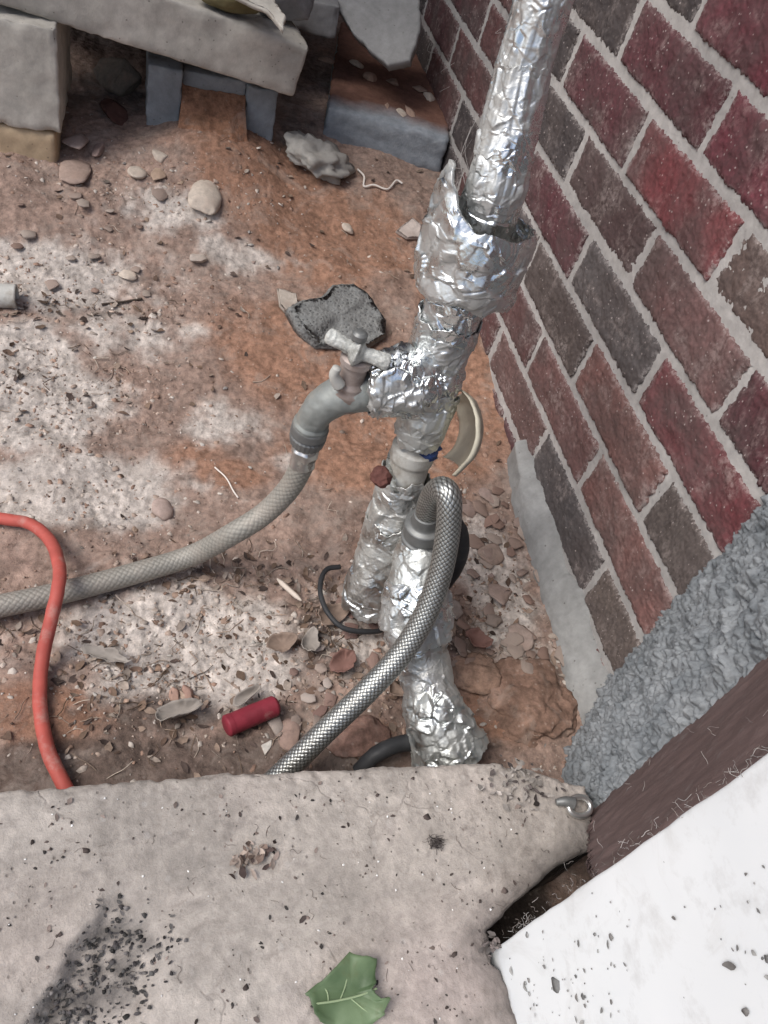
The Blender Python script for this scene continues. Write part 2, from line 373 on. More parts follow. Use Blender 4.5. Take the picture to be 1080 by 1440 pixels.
def white_material():
    t = NT('white_paint'); g = t.geo(); n = t.noise(g, 40, 5, .7); n2 = t.noise(g, 7, 3)
    c = t.ramp(n2, [(.3, (.73, .76, .77)), (.7, (.80, .825, .83))])
    c = t.mix(t.math('MULTIPLY', t.ramp(n, [(.54, 0.0), (.72, 1.0)]), .45), c, (.48, .48, .47)); n5 = t.noise(g, 16, 8, .7, 1.2); c = t.mix(t.math('MULTIPLY', t.ramp(n5, [(.52, 0.0), (.66, 1.0)]), .35), c, (.55, .55, .53))
    return t.set(color=c, rough=.5, spec=.4, normal=t.bump(n, .08, .001))
M['white'] = white_material()
M['galv'] = simple('grey_tap_metal', (.27, .285, .27), .25, 50, .55, .35, .4, dust=((.34, .325, .285), .47))
M['galv_dark'] = simple('dark_nut_metal', (.20, .205, .20), .25, 80, .5, .25, .5)
M['ferrule'] = simple('ferrule_metal', (.62, .62, .60), .15, 60, .32, .1, .9)
M['handle'] = simple('flaking_handle_paint', (.52, .53, .50), .3, 110, .6, .9, .25, .0025, dust=((.20, .20, .18), .52))
M['brass'] = simple('tarnished_brass', (.30, .24, .21), .2, 60, .6, .2, .4, dust=((.42, .36, .33), .5))
M['bolt'] = simple('rusty_bolt', (.13, .055, .045), .35, 130, .8, .7, .1, .002)
M['whiteplastic'] = simple('white_plastic', (.50, .495, .46), .18, 50, .55, .25, dust=((.27, .24, .20), .5))
M['bluetape'] = simple('blue_tape', (.03, .055, .16), .25, 70, .5, .3)
M['blacktape'] = simple('black_rubber', (.030, .031, .033), .3, 70, .55, .25, dust=((.12, .11, .10), .62))
M['redhose'] = simple('red_rubber', (.44, .095, .075), .25, 45, .62, .2, dust=((.44, .27, .23), .56))
M['redplug'] = simple('dark_red_plastic', (.21, .024, .038), .3, 60, .6, .2, dust=((.28, .17, .15), .56))
M['shell'] = simple('beige_insulation', (.48, .45, .36), .14, 60, .7, .3)
M['thread'] = simple('pale_thread', (.72, .66, .60), .1, 100, .9, .1)
M['web'] = simple('cobweb_dust', (.45, .43, .41), .2, 200, 1.0, .1)
M['leafvein'] = simple('leaf_vein', (.26, .33, .19), .1, 60, .6, .1)
def obj_stone():
    t = NT('stone'); g = t.geo(); oi = t.n('ShaderNodeObjectInfo'); n = t.noise(g, 140, 6, .7); n2 = t.noise(g, 35, 4, .6)
    c = t.mix(1.0, oi.outputs['Color'], t.ramp(n, [(.3, .75), (.7, 1.22)]), 'MULTIPLY')
    c = t.mix(t.math('MULTIPLY', t.ramp(n2, [(.5, 0.0), (.7, 1.0)]), .35), c, (.25, .165, .125))
    return t.set(color=c, rough=.9, spec=.25, normal=t.bump(n, .5, .0015))
M['stone'] = obj_stone()
def lava():
    t = NT('pitted_rock'); g = t.geo(); n = t.noise(g, 120, 6, .7); v = t.vor(g, 190)
    c = t.ramp(n, [(.3, (.14, .143, .14)), (.7, (.25, .253, .245))]); c = t.mix(t.ramp(v, [(.16, .8), (.3, 0.0)]), c, (.03, .03, .03))
    return t.set(color=c, rough=.95, spec=.2, normal=t.bump(t.math('ADD', n, v), .8, .002))
M['lava'] = lava()
def vc_mat(name, rough=.9):
    t = NT(name); a = t.n('ShaderNodeAttribute', attribute_name='Col').outputs['Color']; n = t.noise(t.geo(), 260, 3)
    return t.set(color=t.mix(1.0, a, t.ramp(n, [(.3, .8), (.7, 1.2)]), 'MULTIPLY'), rough=rough, spec=.2)
M['bits'] = vc_mat('debris_bits')
def braid_mat(name, col, rough, metal, dust):
    t = NT(name); g = t.geo(); a = t.n('ShaderNodeAttribute', attribute_name='Col').outputs['Color']; n = t.noise(g, 45, 5, .65)
    c = t.mix(1.0, (*col, 1), a, 'MULTIPLY'); c = t.mix(t.math('MULTIPLY', t.ramp(n, [(.45, 0.0), (.68, 1.0)]), dust[1]), c, dust[0])
    return t.set(color=c, rough=rough, metal=metal)
M['braid'] = braid_mat('steel_braid', (.42, .43, .41), .36, .8, ((.20, .19, .17), .5))
M['braid_dusty'] = braid_mat('dusty_braid', (.30, .285, .25), .62, .3, ((.36, .325, .28), .8))

# ------------------------------------------------------------------ ground
def blob(px, py, sx, sy, x, y):
    c = ong(px, py); return np.exp(-((x - c[0]) / sx) ** 2 - ((y - c[1]) / sy) ** 2)
def axis(lo, hi, step, far):
    core = np.arange(lo, hi + step / 2, step); g = np.cumsum(step * 1.35 ** np.arange(1, 40)); g = g[g < far]
    return np.r_[(lo - g)[::-1], core, hi + g]
gx = axis(-.98, .02, .0026, 40); gy = axis(-.86, .64, .0026, 40)
GX, GYm = np.meshgrid(gx, gy, indexing='ij'); x, y = GX.ravel(), GYm.ravel()
pp = P3(x, y)
wn = fbm(pp * 16, 4, 71); wn2 = fbm(pp * 45, 3, 72)
def mask(lst):
    m = np.zeros(len(x))
    for px, py, sx, sy, wt in lst: m = np.maximum(m, wt * blob(px, py, sx, sy, x, y))
    return m
pale = sstep(.24, .58, mask([(110, 690, .13, .06, 1), (40, 570, .11, .08, 1), (250, 900, .13, .075, 1), (330, 950, .08, .05, .9), (80, 390, .15, .07, .8), (235, 300, .10, .05, .65),
                             (310, 600, .08, .05, .6), (330, 360, .10, .05, .55), (700, 840, .06, .13, .75), (410, 650, .03, .03, .6), (20, 500, .1, .06, .9), (180, 470, .12, .06, .55), (480, 890, .06, .07, .6)]) + .22 * wn + .12 * wn2)
clay = sstep(.25, .65, mask([(300, 160, .07, .12, 1), (460, 330, .17, .14, 1), (660, 560, .09, .13, 1), (490, 640, .11, .07, 1), (330, 665, .06, .03, .9), (720, 1000, .1, .045, .9),
                             (380, 250, .15, .12, 1), (60, 1000, .10, .05, .75), (550, 100, .2, .2, .6), (520, 1040, .08, .03, .6), (640, 420, .08, .15, .8), (280, 640, .07, .05, .6), (530, 560, .14, .08, 1), (430, 500, .16, .12, .9), (600, 640, .10, .09, 1), (560, 760, .08, .05, .6)]) + .18 * wn)
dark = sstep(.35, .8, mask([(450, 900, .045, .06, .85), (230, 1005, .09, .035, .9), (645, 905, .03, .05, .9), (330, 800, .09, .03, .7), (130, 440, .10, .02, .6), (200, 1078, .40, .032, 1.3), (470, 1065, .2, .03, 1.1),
                            (120, 830, .12, .02, .6), (400, 1010, .06, .03, .7), (170, 130, .1, .08, .7), (420, 190, .05, .08, .9), (100, 530, .12, .03, .4)]) + .25 * wn2 + .1 * wn)  # soil in the beam hole and block gap darkened to stand in for shade
chip = np.clip(.25 + mask([(250, 900, .16, .09, 1), (700, 850, .07, .16, 1), (60, 560, .14, .09, .9), (110, 400, .2, .07, .6), (470, 890, .08, .09, 1), (210, 260, .15, .06, .7), (120, 700, .12, .05, .5)]), 0, 1)
chip = chip * (1 - .8 * clay)
z = ground_z(x, y)
fineX = (x > -1.2) & (x < .1) & (y > -1) & (y < .8)
z = z + .0011 * fbm(pp * 120, 3, 21)
idx = np.where(fineX)[0]; q = pp[idx]; q2 = q + .004 * np.stack([perlin(q * 60, 5), perlin(q * 60, 6), 0 * q[:, 0]], 1)
cellv = np.zeros(len(x))
for sc_, amp, sd_ in ((42, .0022, 41), (90, .0019, 42), (180, .0013, 43)):
    f1, f2, cid, dv = worley(q2 * sc_ * [1, 1, 0], sd_, True)
    hh = _U[cid]; tilt = (dv[:, 0] * (_U[(cid * 3 + 1) & 4095] - .5) + dv[:, 1] * (_U[(cid * 5 + 2) & 4095] - .5)) * 1.2
    edge = sstep(0.0, .16, f2 - f1)
    z[idx] += amp * chip[idx] * ((hh > .35) * hh * edge + tilt * edge - .25 * (1 - edge))
    cellv[idx] += (hh - .5) * amp / .006
cl = lambda c: np.array(c)[None]
C = np.repeat(cl((.262, .186, .150)), len(x), 0)
C = C * (1 + .16 * wn[:, None]) 
mixc = lambda C, m, c: C * (1 - m[:, None]) + cl(c) * m[:, None]
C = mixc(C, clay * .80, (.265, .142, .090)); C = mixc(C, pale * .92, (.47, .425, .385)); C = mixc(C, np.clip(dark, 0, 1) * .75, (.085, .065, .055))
gap_shade = sstep(.9, .3, ((x + .185) / .075) ** 2 + ((y + .885) / .055) ** 2 + .3 * wn2); C = mixc(C, gap_shade * .9, (.040, .033, .028))  # shade of the gap beside the post, put into the soil colour
C = C * (1 + .5 * (chip * cellv)[:, None]); C = np.clip(C * 1.10, .02, .7)
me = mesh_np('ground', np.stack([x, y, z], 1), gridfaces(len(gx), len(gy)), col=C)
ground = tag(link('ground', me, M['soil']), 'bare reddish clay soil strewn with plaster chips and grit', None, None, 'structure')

_zg = z.reshape(len(gx), len(gy))
def zfine(X, Yv):
    i = np.clip(np.searchsorted(gx, X) - 1, 0, len(gx) - 2); j = np.clip(np.searchsorted(gy, Yv) - 1, 0, len(gy) - 2); return _zg[i, j]
def lay(p):
    """drop a point onto the finished soil surface"""
    p = np.array(p, float); p[2] = max(p[2], float(zfine(np.array([p[0]]), np.array([p[1]]))[0])); return p
# ------------------------------------------------------------------ brick wall
CO, LEN = .0743, .2230
ZB = lambda k: .5455 - CO * (k - 1)
wall = tag(empty('brick_wall', (0, 0, 0)), 'weathered red and charcoal brick wall with wide pale mortar joints', 'wall')
def brick_mesh(seed, half=False):
    L, H = LEN - .0115, CO - .0115; n, m = 130, 42
    u = np.linspace(-1, 1, n); v = np.linspace(-1, 1, m); Uu, Vv = np.meshgrid(u, v, indexing='ij')
    q = P3(Uu.ravel() * 1.5, Vv.ravel() * .5, seed * 7.3)
    yy = Uu * L / 2 + (np.abs(Uu) ** 6 * np.sign(Uu)) * (.0024 * fbm(q * 9, 4, 3, .65).reshape(n, m))
    zz = Vv * H / 2 + (np.abs(Vv) ** 4 * np.sign(Vv)) * (.0024 * fbm(q * 11 + 9, 4, 4, .65).reshape(n, m))
    rnd = np.maximum(np.abs(Uu) ** 24, np.abs(Vv) ** 12)
    xx = .0024 * rnd - .0016 * fbm(q * 3, 4, 8).reshape(n, m) - .0008 * fbm(q * 16, 3, 9).reshape(n, m)
    V = np.stack([xx, yy, zz], -1).reshape(-1, 3)
    ring = np.r_[np.arange(m) * 1, (np.arange(1, n) * m + m - 1), ((n - 1) * m + np.arange(m - 2, -1, -1)), (np.arange(n - 2, 0, -1) * m)]
    Bk = V[ring].copy(); Bk[:, 0] = .02; o = len(V); k = len(ring); j = np.arange(k); j2 = (j + 1) % k
    return mesh_np('brick', np.vstack([V, Bk]), [gridfaces(n, m), np.stack([ring[j], o + j, o + j2, ring[j2]], 1)])
BM = [brick_mesh(s) for s in range(7)]
for b in BM:
    b.materials.append(M['brick']); b.polygons.foreach_set('use_smooth', np.ones(len(b.polygons), bool))
RED, DRED, CHAR, BROWN, PINK, GREY, MAR = (.135, .030, .043), (.088, .024, .032), (.040, .036, .038), (.115, .080, .070), (.180, .088, .078), (.085, .078, .078), (.095, .036, .036)
BC = {(0, 0): CHAR, (0, 1): RED, (0, 2): RED, (1, -1): CHAR, (1, 0): DRED, (1, 1): RED, (2, -1): CHAR, (2, 0): DRED, (2, 1): (.175, .045, .050), (2, 2): BROWN, (3, -1): CHAR, (3, 0): (.070, .042, .042), (3, 1): (.150, .078, .075), (3, 2): DRED,
      (4, -1): CHAR, (4, 0): DRED, (4, 1): GREY, (4, 2): (.135, .032, .038), (4, 3): DRED, (5, -1): GREY, (5, 0): (.075, .060, .055), (5, 1): PINK, (5, 2): (.080, .066, .060), (6, -1): MAR, (6, 0): MAR, (6, 1): (.150, .075, .070), (6, 2): PINK,
      (7, -1): MAR, (7, 0): (.135, .078, .072), (7, 1): GREY, (7, 2): (.115, .092, .080), (4, -2): MAR, (3, -2): MAR, (5, -2): CHAR, (2, -2): MAR, (5, -3): MAR}
WTOP, Y0, Y1 = -11, 1.25, -.68
rr = np.random.default_rng(5); nb = 0
for k in range(WTOP, 9):
    for i in range(-7, 4):
        ua = i + (.5 if k % 2 else 0.0); yc = .003 - (ua + .5) * LEN + .0 + rr.normal() * .0015
        ya, yb = yc + LEN / 2, yc - LEN / 2
        if yb > Y0 or ya < Y1 + .03: continue
        sc_y = 1.0
        if yb < Y1 - .02: yb2 = Y1 - .02; sc_y = (ya - yb2) / LEN; yc = (ya + yb2) / 2
        o = bpy.data.objects.new('brick', BM[(k * 5 + i * 3) % 7]); COL.objects.link(o); o.parent = wall
        o.location = (-.0006 + rr.normal() * .0007, yc, ZB(k) - CO / 2 + rr.normal() * .0006)
        o.rotation_euler = (rr.normal() * .004, rr.normal() * .006, rr.normal() * .003); o.scale = (1, sc_y, 1)
        col = BC.get((k, i)) or ([RED, DRED, CHAR, BROWN, GREY, MAR, CHAR, MAR][rr.integers(8)] if i >= 0 else [CHAR, (.055, .024, .027), (.045, .040, .040), (.075, .026, .030)][rr.integers(4)])
        o.color = (*col, 1); nb += 1
# mortar bed: one slightly uneven sheet behind the bricks, proud where it was smeared
ny = np.r_[np.linspace(1.25, .75, 60), np.linspace(.745, -.70, 560)]; nz = np.r_[np.linspace(-.15, .62, 300), np.linspace(.63, 1.44, 60)]
A, Bz = np.meshgrid(ny, nz, indexing='ij'); q = P3(0 * A.ravel(), A.ravel(), Bz.ravel()); q[:, 2] = Bz.ravel()
mx = .0026 - .0006 * fbm(q * 24, 3, 77) - .0005 * fbm(q * 130, 3, 78)
V = np.stack([mx, A.ravel(), Bz.ravel()], 1)
me = mesh_np('mortar', V, gridfaces(len(ny), len(nz))[:, ::-1]); link('mortar', me, M['mortar'], wall)
me = box_mesh('core', .012, .20, -.70, 1.25, -.15, 1.44, .004, .001, .3); link('wall_core', weld(me), M['mortar'], wall)
# mortar fillet trowelled along the foot of the wall
lo = np.array([(-.012, -.30, .035), (-.022, -.370, .020), (-.023, -.45, -.010), (-.024, -.52, -.030), (-.026, -.60, -.034), (-.030, -.655, -.024), (-.03, -.70, -.02)])
hi = np.array([(-.001, -.30, .046), (-.002, -.375, .040), (-.002, -.456, .036), (-.002, -.496, .022), (-.002, -.559, .035), (-.002, -.61, .020), (-.002, -.70, .024)])
lo, _ = spline(lo, 180); hi, _ = spline(hi, 180)
hi[:, 2] += .004 * fbm(P3(hi[:, 1] * 40, 0 * hi[:, 1]), 4, 12); lo[:, 0] += .002 * fbm(P3(lo[:, 1] * 30, 0 * lo[:, 1]), 3, 13)
t = np.linspace(0, 1, 30); S = lo[:, None] * (1 - t)[None, :, None] + hi[:, None] * t[None, :, None]
S[..., 0] -= .006 * np.sin(t * np.pi)[None]; S[..., 0] += .0014 * fbm(S.reshape(-1, 3) * 45, 4, 14).reshape(S.shape[:2])
S[:, 0, 2] -= .03; S[:, -1, 0] += .008
link('mortar_fillet', mesh_np('mortar_fillet', S.reshape(-1, 3), gridfaces(180, 30)), M['fillet'], wall)

# ------------------------------------------------------------------ doorway side: roughcast, brown board, white post, concrete step
path, s = spline([(.006, -.655), (-.012, -.678), (-.048, -.722), (-.074, -.764), (-.092, -.802), (-.094, -.825)], 190)
zs = np.r_[np.linspace(-.06, .50, 520), np.linspace(.503, 1.3, 160)]
T2 = np.gradient(path, axis=0); T2 /= np.linalg.norm(T2, axis=1)[:, None]; N2 = np.stack([T2[:, 1], -T2[:, 0]], 1)
base = np.zeros((190, len(zs), 3)); base[..., :2] = path[:, None]; base[..., 2] = zs[None]
b = base.reshape(-1, 3); bw = b + .004 * np.stack([perlin(b * 70, 1), perlin(b * 70, 2), perlin(b * 70, 3)], 1)
f1, f2, cid, _ = worley(bw * 85, 3); g1, g2, _, _ = worley(bw * 190, 4)
d = .004 * perlin(bw * 30, 5) + .0085 * np.abs(perlin(bw * 62, 6)) + .0065 * np.abs(perlin(bw * 125, 16)) + .003 * np.abs(perlin(bw * 260, 26)) + .003 * fbm(b * 25, 2, 7) - .003
d = d.reshape(190, -1); d[0] = d[-1] = 0
base[..., 0] += N2[:, 0][:, None] * d; base[..., 1] += N2[:, 1][:, None] * d
me = mesh_np('roughcast', base.reshape(-1, 3), gridfaces(190, len(zs)))
tag(link('mortar_jamb', weld(me), M['rough']), 'lumpy blue grey roughcast mortar filling between brick wall and brown board', 'mortar')
def upright(name, a, b2, z0, z1, thick, mat, seed, rough=.0012, step=.012):
    a, b2 = np.array(a), np.array(b2); L = np.linalg.norm(b2 - a); me = weld(box_mesh(name, 0, L, 0, thick, z0, z1, .004, rough, step, seed, .0012))
    o = link(name, me, mat); d = (b2 - a) / L; o.location = (*a, 0); o.rotation_euler = (0, 0, math.atan2(d[1], d[0])); return o
bd = upright('timber_board', (-.088, -.808), (-.236, -.9215), .03, 1.3, .03, M['board'], 3, step=.005)
co = np.array([v.co[:] for v in bd.data.vertices]); ub = co[:, 0] / .1865
zb_ = .045 + .20 * np.clip(ub, 0, 1) ** 1.15 + .012 * fbm(P3(ub * 14, co[:, 1] * 40), 4, 91); co[:, 2] = np.where(co[:, 2] < zb_ + .01, zb_ + (co[:, 2] - zb_) * .0 + .004 * fbm(co * 90, 3, 92), co[:, 2])
bd.data.vertices.foreach_set('co', co.astype(np.float32).ravel()); bd.data.update()
tag(bd, 'dusty brown board with a rotted lower end between roughcast mortar and white post', 'board')
tag(link('dark_backing', weld(box_mesh('dark_backing', -.075, .22, -1.2, -.83, -.05, 1.3, .004, .002, .03, 8, .002)), M['darkconc']), 'dark backing added behind the brown board to block light', 'wall')  # box added as dark backing so no light leaks past the board
post = tag(link('white_post', weld(box_mesh('white_post', -.2395, -.11, -1.16, -.9215, .0, 1.3, .0035, .0006, .015, 5, .0012)), M['white']), 'upright white painted door post speckled with leaf bits', 'post')
# step slab
ex, ey = np.array([-1.05, -.62, -.45, -.266, -.20, -.165, -.115]), np.array([-.757, -.7625, -.762, -.768, -.771, -.779, -.80])
rx, ryy = np.array([-.112, -.118, -.155, -.204, -.242, -.246, -.238, -.236, -.236]), np.array([-.78, -.830, -.852, -.882, -.907, -.924, -.945, -.98, -1.30])
n, m = 430, 250
us, vs = 1 - (1 - np.linspace(0, 1, n)) ** 1.45, np.linspace(0, 1, m) ** 1.15; Ux, Vy = np.meshgrid(us, vs, indexing='ij')
Yp = -.765 + Vy * (-1.28 + .765); Xr = np.interp(-Yp, -ryy, rx); Xp = -1.05 + Ux * (Xr + 1.05)
Yp = Yp + (np.interp(Xp, ex, ey) + .765) * (1 - Vy) ** 2
e1 = fbm(P3(Xp.ravel() * 18, Vy.ravel() * 2), 4, 55).reshape(n, m); e2 = fbm(P3(Yp.ravel() * 22, Ux.ravel() * 2), 4, 56).reshape(n, m)
Yp = Yp + .0022 * fbm(P3(Xp.ravel() * 28, Vy.ravel() * 2), 5, 57, .6).reshape(n, m) * np.exp(-Vy * 40); Xp = Xp + .006 * fbm(P3(Yp.ravel() * 30, Ux.ravel() * 2), 5, 56, .62).reshape(n, m) * np.exp(-(1 - Ux) * 40)
q = P3(Xp.ravel(), Yp.ravel())
def slab_noise(q): return .0016 * fbm(q * 7, 2, 61) + .0006 * fbm(q * 60, 4, 62)
Zp = .080 + slab_noise(q) + .0006 * fbm(q * 170, 3, 63)
# worn ridge and hollow to the lower left, chipped edges
c1, c2 = onz(130, 1270, .08), onz(40, 1430, .08); dl = (c2 - c1)[:2]; ll = np.linalg.norm(dl); dl /= ll; nl = np.array([-dl[1], dl[0]])
rel = q[:, :2] - c1[:2]; along = rel @ dl; perp = rel @ nl
ridge = sstep(-.03, .02, along); side = perp + .006 * fbm(q * 30, 3, 65)
sgn = 1.0
hollow = ridge * sstep(.0, .012, side) * sstep(.075, .03, side)
Zp = Zp - .010 * hollow
edge = np.minimum(Vy.ravel() * .515, (1 - Ux.ravel()) * .85)
chp = np.maximum(0, fbm(q * 55, 4, 69) - .1)
Zp = Zp - .005 * np.exp(-edge / .0025) - .0015 * np.exp(-edge / .015) - .010 * chp * np.exp(-edge / .006)
cw = fbm(q * 12, 4, 67); cw2 = fbm(q * 50, 4, 68)
Cs = np.repeat(cl((.425, .385, .345)), len(q), 0) * (1 + .14 * cw[:, None] + .14 * cw2[:, None])
pk = onz(640, 1390, .08); pm = np.exp(-((q[:, 0] - pk[0]) / .09) ** 2 - ((q[:, 1] - pk[1]) / .05) ** 2); Cs = mixc(Cs, np.clip(pm * .75 + .15 * cw, 0, 1) * .55, (.46, .365, .345))
tn = onz(40, 1330, .08); tm = np.exp(-((q[:, 0] - tn[0]) / .06) ** 2 - ((q[:, 1] - tn[1]) / .05) ** 2); Cs = mixc(Cs, np.clip(tm * .8 + .2 * cw, 0, 1) * .6, (.45, .385, .34))
Cs = mixc(Cs, np.clip(hollow * (.8 + 1.3 * cw2), 0, 1) * .8, (.085, .08, .076))
st = sstep(.35, .75, cw2 + .3 * cw); Cs = mixc(Cs, st * .35, (.17, .15, .14))
rt = sstep(.045, .0, (1 - Ux.ravel()) * .85 - .006 * cw2) * sstep(-.80, -.84, q[:, 1]); Cs = mixc(Cs, np.clip(rt, 0, 1) * .7, (.085, .075, .07))  # darkening along the right edge stands in for the shadow by the post
Vt = np.stack([Xp.ravel(), Yp.ravel(), Zp], 1)
ring = np.r_[np.arange(n) * m, (n - 1) * m + np.arange(1, m), (np.arange(n - 2, -1, -1) * m + m - 1), np.arange(m - 2, 0, -1)]
Bk = Vt[ring].copy(); Bk[:, 2] = -.06; Bk[:n, 1] -= .004; o_ = len(Vt); j = np.arange(len(ring)); j2 = (j + 1) % len(ring)
me = mesh_np('concrete_step', np.vstack([Vt, Bk]), [gridfaces(n, m)[:, ::-1], np.stack([ring[j], ring[j2], o_ + j2, o_ + j], 1)], col=np.vstack([Cs, Cs[ring]]))
tag(link('concrete_step', me, M['slab']), 'worn grey concrete doorstep slab in the foreground', 'step')
def step_z(x, y): return .080 + float(slab_noise(P3(np.array([x]), np.array([y])))[0])

# ------------------------------------------------------------------ unseen deck added overhead to shade the far end
deck = tag(empty('shade_deck', (-1.0, 1.0, 1.6)), 'unseen timber deck added overhead to shade the far end', 'deck')
dm = weld(box_mesh('shade_plank', -1.35, .98, -.07, .07, -.015, .015, .004, .001, .06, 90)); dm.materials.append(simple('shade_deck_timber', (.16, .12, .09), .25, 30, .85, .4))
for k in range(13):
    o = link('shade_plank', dm, None, deck); o.location = (0, -.80 + k * .146, 0)
# ------------------------------------------------------------------ blocks, beam and rubble at the back
def block(name, x0, x1, y0, y1, z0, z1, mat, label, cat, rz=0, tilt=(0, 0), bevel=.004, rough=.0018, seed=0, amp=.001, group=None):
    cx, cy = (x0 + x1) / 2, (y0 + y1) / 2; me = weld(box_mesh(name, x0 - cx, x1 - cx, y0 - cy, y1 - cy, 0, z1 - z0, bevel, rough, .008, seed, amp))
    o = link(name, me, mat); o.location = (cx, cy, z0); o.rotation_euler = (tilt[0], tilt[1], rz); return tag(o, label, cat, group)
block('ochre_block', -.80, -.640, .178, .34, .02, .146, M['ochre'], 'ochre stained block on the soil under the pale grey block', 'block', -.02, seed=11, bevel=.008)
block('concrete_block', -.80, -.632, .175, .36, .147, .288, M['beam'], 'pale grey concrete block stacked on the ochre block', 'block', -.02, seed=12)
# hollow block lying with its open core to the front, core filled with soil
hb = tag(empty('hollow_block', (-.415, .36, .05)), 'blue grey hollow concrete block with soil spilling out of its open core', 'block')
def part(parent, name, x0, x1, y0, y1, z0, z1, mat, seed, **k):
    me = weld(box_mesh(name, x0 - parent.location[0], x1 - parent.location[0], y0 - parent.location[1], y1 - parent.location[1], z0 - parent.location[2], z1 - parent.location[2], k.get('bevel', .004), k.get('rough', .002), .007, seed, k.get('amp', .0012)))
    return link(name, me, mat, parent)
part(hb, 'block_side', -.517, -.466, .275, .42, .05, .226, M['block'], 21); part(hb, 'block_side', -.366, -.316, .290, .42, .05, .215, M['block'], 22)
part(hb, 'block_web', -.4655, -.3665, .295, .42, .196, .219, M['block'], 23)
# soil spilling out of the core
n_, m_ = 60, 60; A, Bz = np.meshgrid(np.linspace(-.465, -.367, n_), np.linspace(.415, .10, m_), indexing='ij')
hh = np.interp(Bz, [.10, .18, .25, .30, .415], [.050, .110, .165, .198, .205]); cx = (A + .416) / .049
hh = hh - .05 * np.abs(cx) ** 3 * sstep(.285, .20, Bz); hh = hh + .004 * fbm(P3(A.ravel() * 40, Bz.ravel() * 40), 4, 31).reshape(n_, m_)
A = A + (A + .416) * .7 * sstep(.285, .15, Bz)
cc = np.repeat(cl((.285, .150, .092)), n_ * m_, 0) * (1 + .2 * fbm(P3(A.ravel() * 60, Bz.ravel() * 60), 3, 32)[:, None])
me = mesh_np('spilled_soil', np.stack([A.ravel(), Bz.ravel(), hh.ravel()], 1), gridfaces(n_, m_), col=cc)
tag(link('spilled_soil', me, M['soil']), 'orange clay spilling from the core of the hollow block', 'soil', None, 'stuff')
# beam
pL, pR = ony(-40, -4, .185), ony(413, 138, .245)
L = np.linalg.norm(pR - pL); me = weld(box_mesh('concrete_beam', 0, L, 0, .22, 0, .076, .006, .0016, .009, 33, .0022))
bv = np.array(me.vertices[0].co); beam = link('concrete_beam', me, M['beam']); d = (pR - pL) / L
beam.location = pL; beam.rotation_euler = (0, -math.asin(d[2]), math.atan2(d[1], d[0]))
tag(beam, 'pale concrete beam bridging the stacked blocks', 'beam')
# block half buried beside the brick wall, top strewn with soil
rb = link('buried_block', weld(box_mesh('buried_block', 0, .205, 0, .40, 0, .075, .007, .002, .007, 41, .0015)), None)
rb.data.materials.clear()
def soiled_block():
    t = NT('soiled_block'); g = t.geo(); n1 = t.noise(g, 60, 6, .7); n2 = t.noise(g, 300, 4, .7); sx = t.n('ShaderNodeSeparateXYZ', {'Vector': g}); nn = t.noise(g, 12, 4, .6)
    c = t.ramp(n1, [(.3, (.19, .215, .24)), (.7, (.32, .345, .37))])
    soil = t.ramp(n1, [(.3, (.12, .062, .045)), (.7, (.22, .115, .085))])
    f = t.ramp(t.math('ADD', sx.outputs['Y'], t.math('MULTIPLY', t.math('SUBTRACT', nn, .5), .06)), [(.012, 0.0), (.06, 1.0)])
    up = t.math('GREATER_THAN', sx.outputs['Z'], .066)
    c = t.mix(t.math('MULTIPLY', f, up), c, soil)
    return t.set(color=c, rough=.92, spec=.25, normal=t.bump(t.math('ADD', n1, n2), .6, .002))
rb.data.materials.append(soiled_block())
a0, a1 = onz(452, 196, .125), onz(617, 246, .118)
dv_ = a1 - a0; rb.location = (a0[0], a0[1], .115); rb.scale = (np.hypot(dv_[0], dv_[1]) / .205, 1, .9); rb.rotation_euler = (math.radians(2), 0, math.atan2(dv_[1], dv_[0]) + .02)
tag(rb, 'blue grey block lying flat against the brick wall with soil on top', 'block')
def shard(name, poly, thick, mat, label, cat, seed, rough=.0015, bevel=.003, parent=None, group=None, top_amp=.001):
    """flat broken piece: polygon (k,3) top outline, thickness downwards, rough edges"""
    poly = np.asarray(poly, float); c = poly.mean(0); r = np.random.default_rng(seed)
    pts = []
    for i in range(len(poly)):
        a, b2 = poly[i], poly[(i + 1) % len(poly)]; ns = max(2, int(np.linalg.norm(b2 - a) / .006))
        for k in range(ns): pts.append(a + (b2 - a) * k / ns)
    pts = np.array(pts); nrm = np.cross(poly[1] - poly[0], poly[2] - poly[0]); nrm /= np.linalg.norm(nrm)
    if nrm[2] < 0: nrm = -nrm
    out = pts - c; L = np.linalg.norm(out, axis=1)[:, None]; wob = .0022 * fbm(pts * 60, 3, seed)[:, None] * min(1, L.mean() / .04)
    pts = pts + out / L * wob
    rings = []
    for s_ in (.25, .5, .75, .92): rings.append((c + (pts - c) * s_, 0))
    rings += [(pts - out / L * bevel, 0), (pts, -bevel * .8), (pts - out / L * bevel * .3, -thick)]
    V = [c[None]]; 
    for R_, dz in rings:
        h = top_amp * fbm(R_ * 35, 3, seed + 3) if dz == 0 else rough * fbm(R_ * 60 + dz * 40, 2, seed + 4)
        V.append(R_ + nrm * (dz + h)[:, None])
    V.append(c[None] - nrm * thick); V = np.vstack(V); k = len(pts); j = np.arange(k); j2 = (j + 1) % k
    tri = [np.stack([0 * j, 1 + j, 1 + j2], 1)]; qd = []
    for q_ in range(len(rings) - 1):
        a = 1 + q_ * k; qd.append(np.stack([a + j, a + k + j, a + k + j2, a + j2], 1))
    a = 1 + (len(rings) - 1) * k; tri.append(np.stack([a + j2, a + j, 0 * j + len(V) - 1], 1))
    me = mesh_np(name, V - c, qd + [np.vstack(tri)]); weld(me); o = link(name, me, mat, parent); o.location = c
    o.color = (.4, .35, .3, 1)
    return tag(o, label, cat, group) if label else o
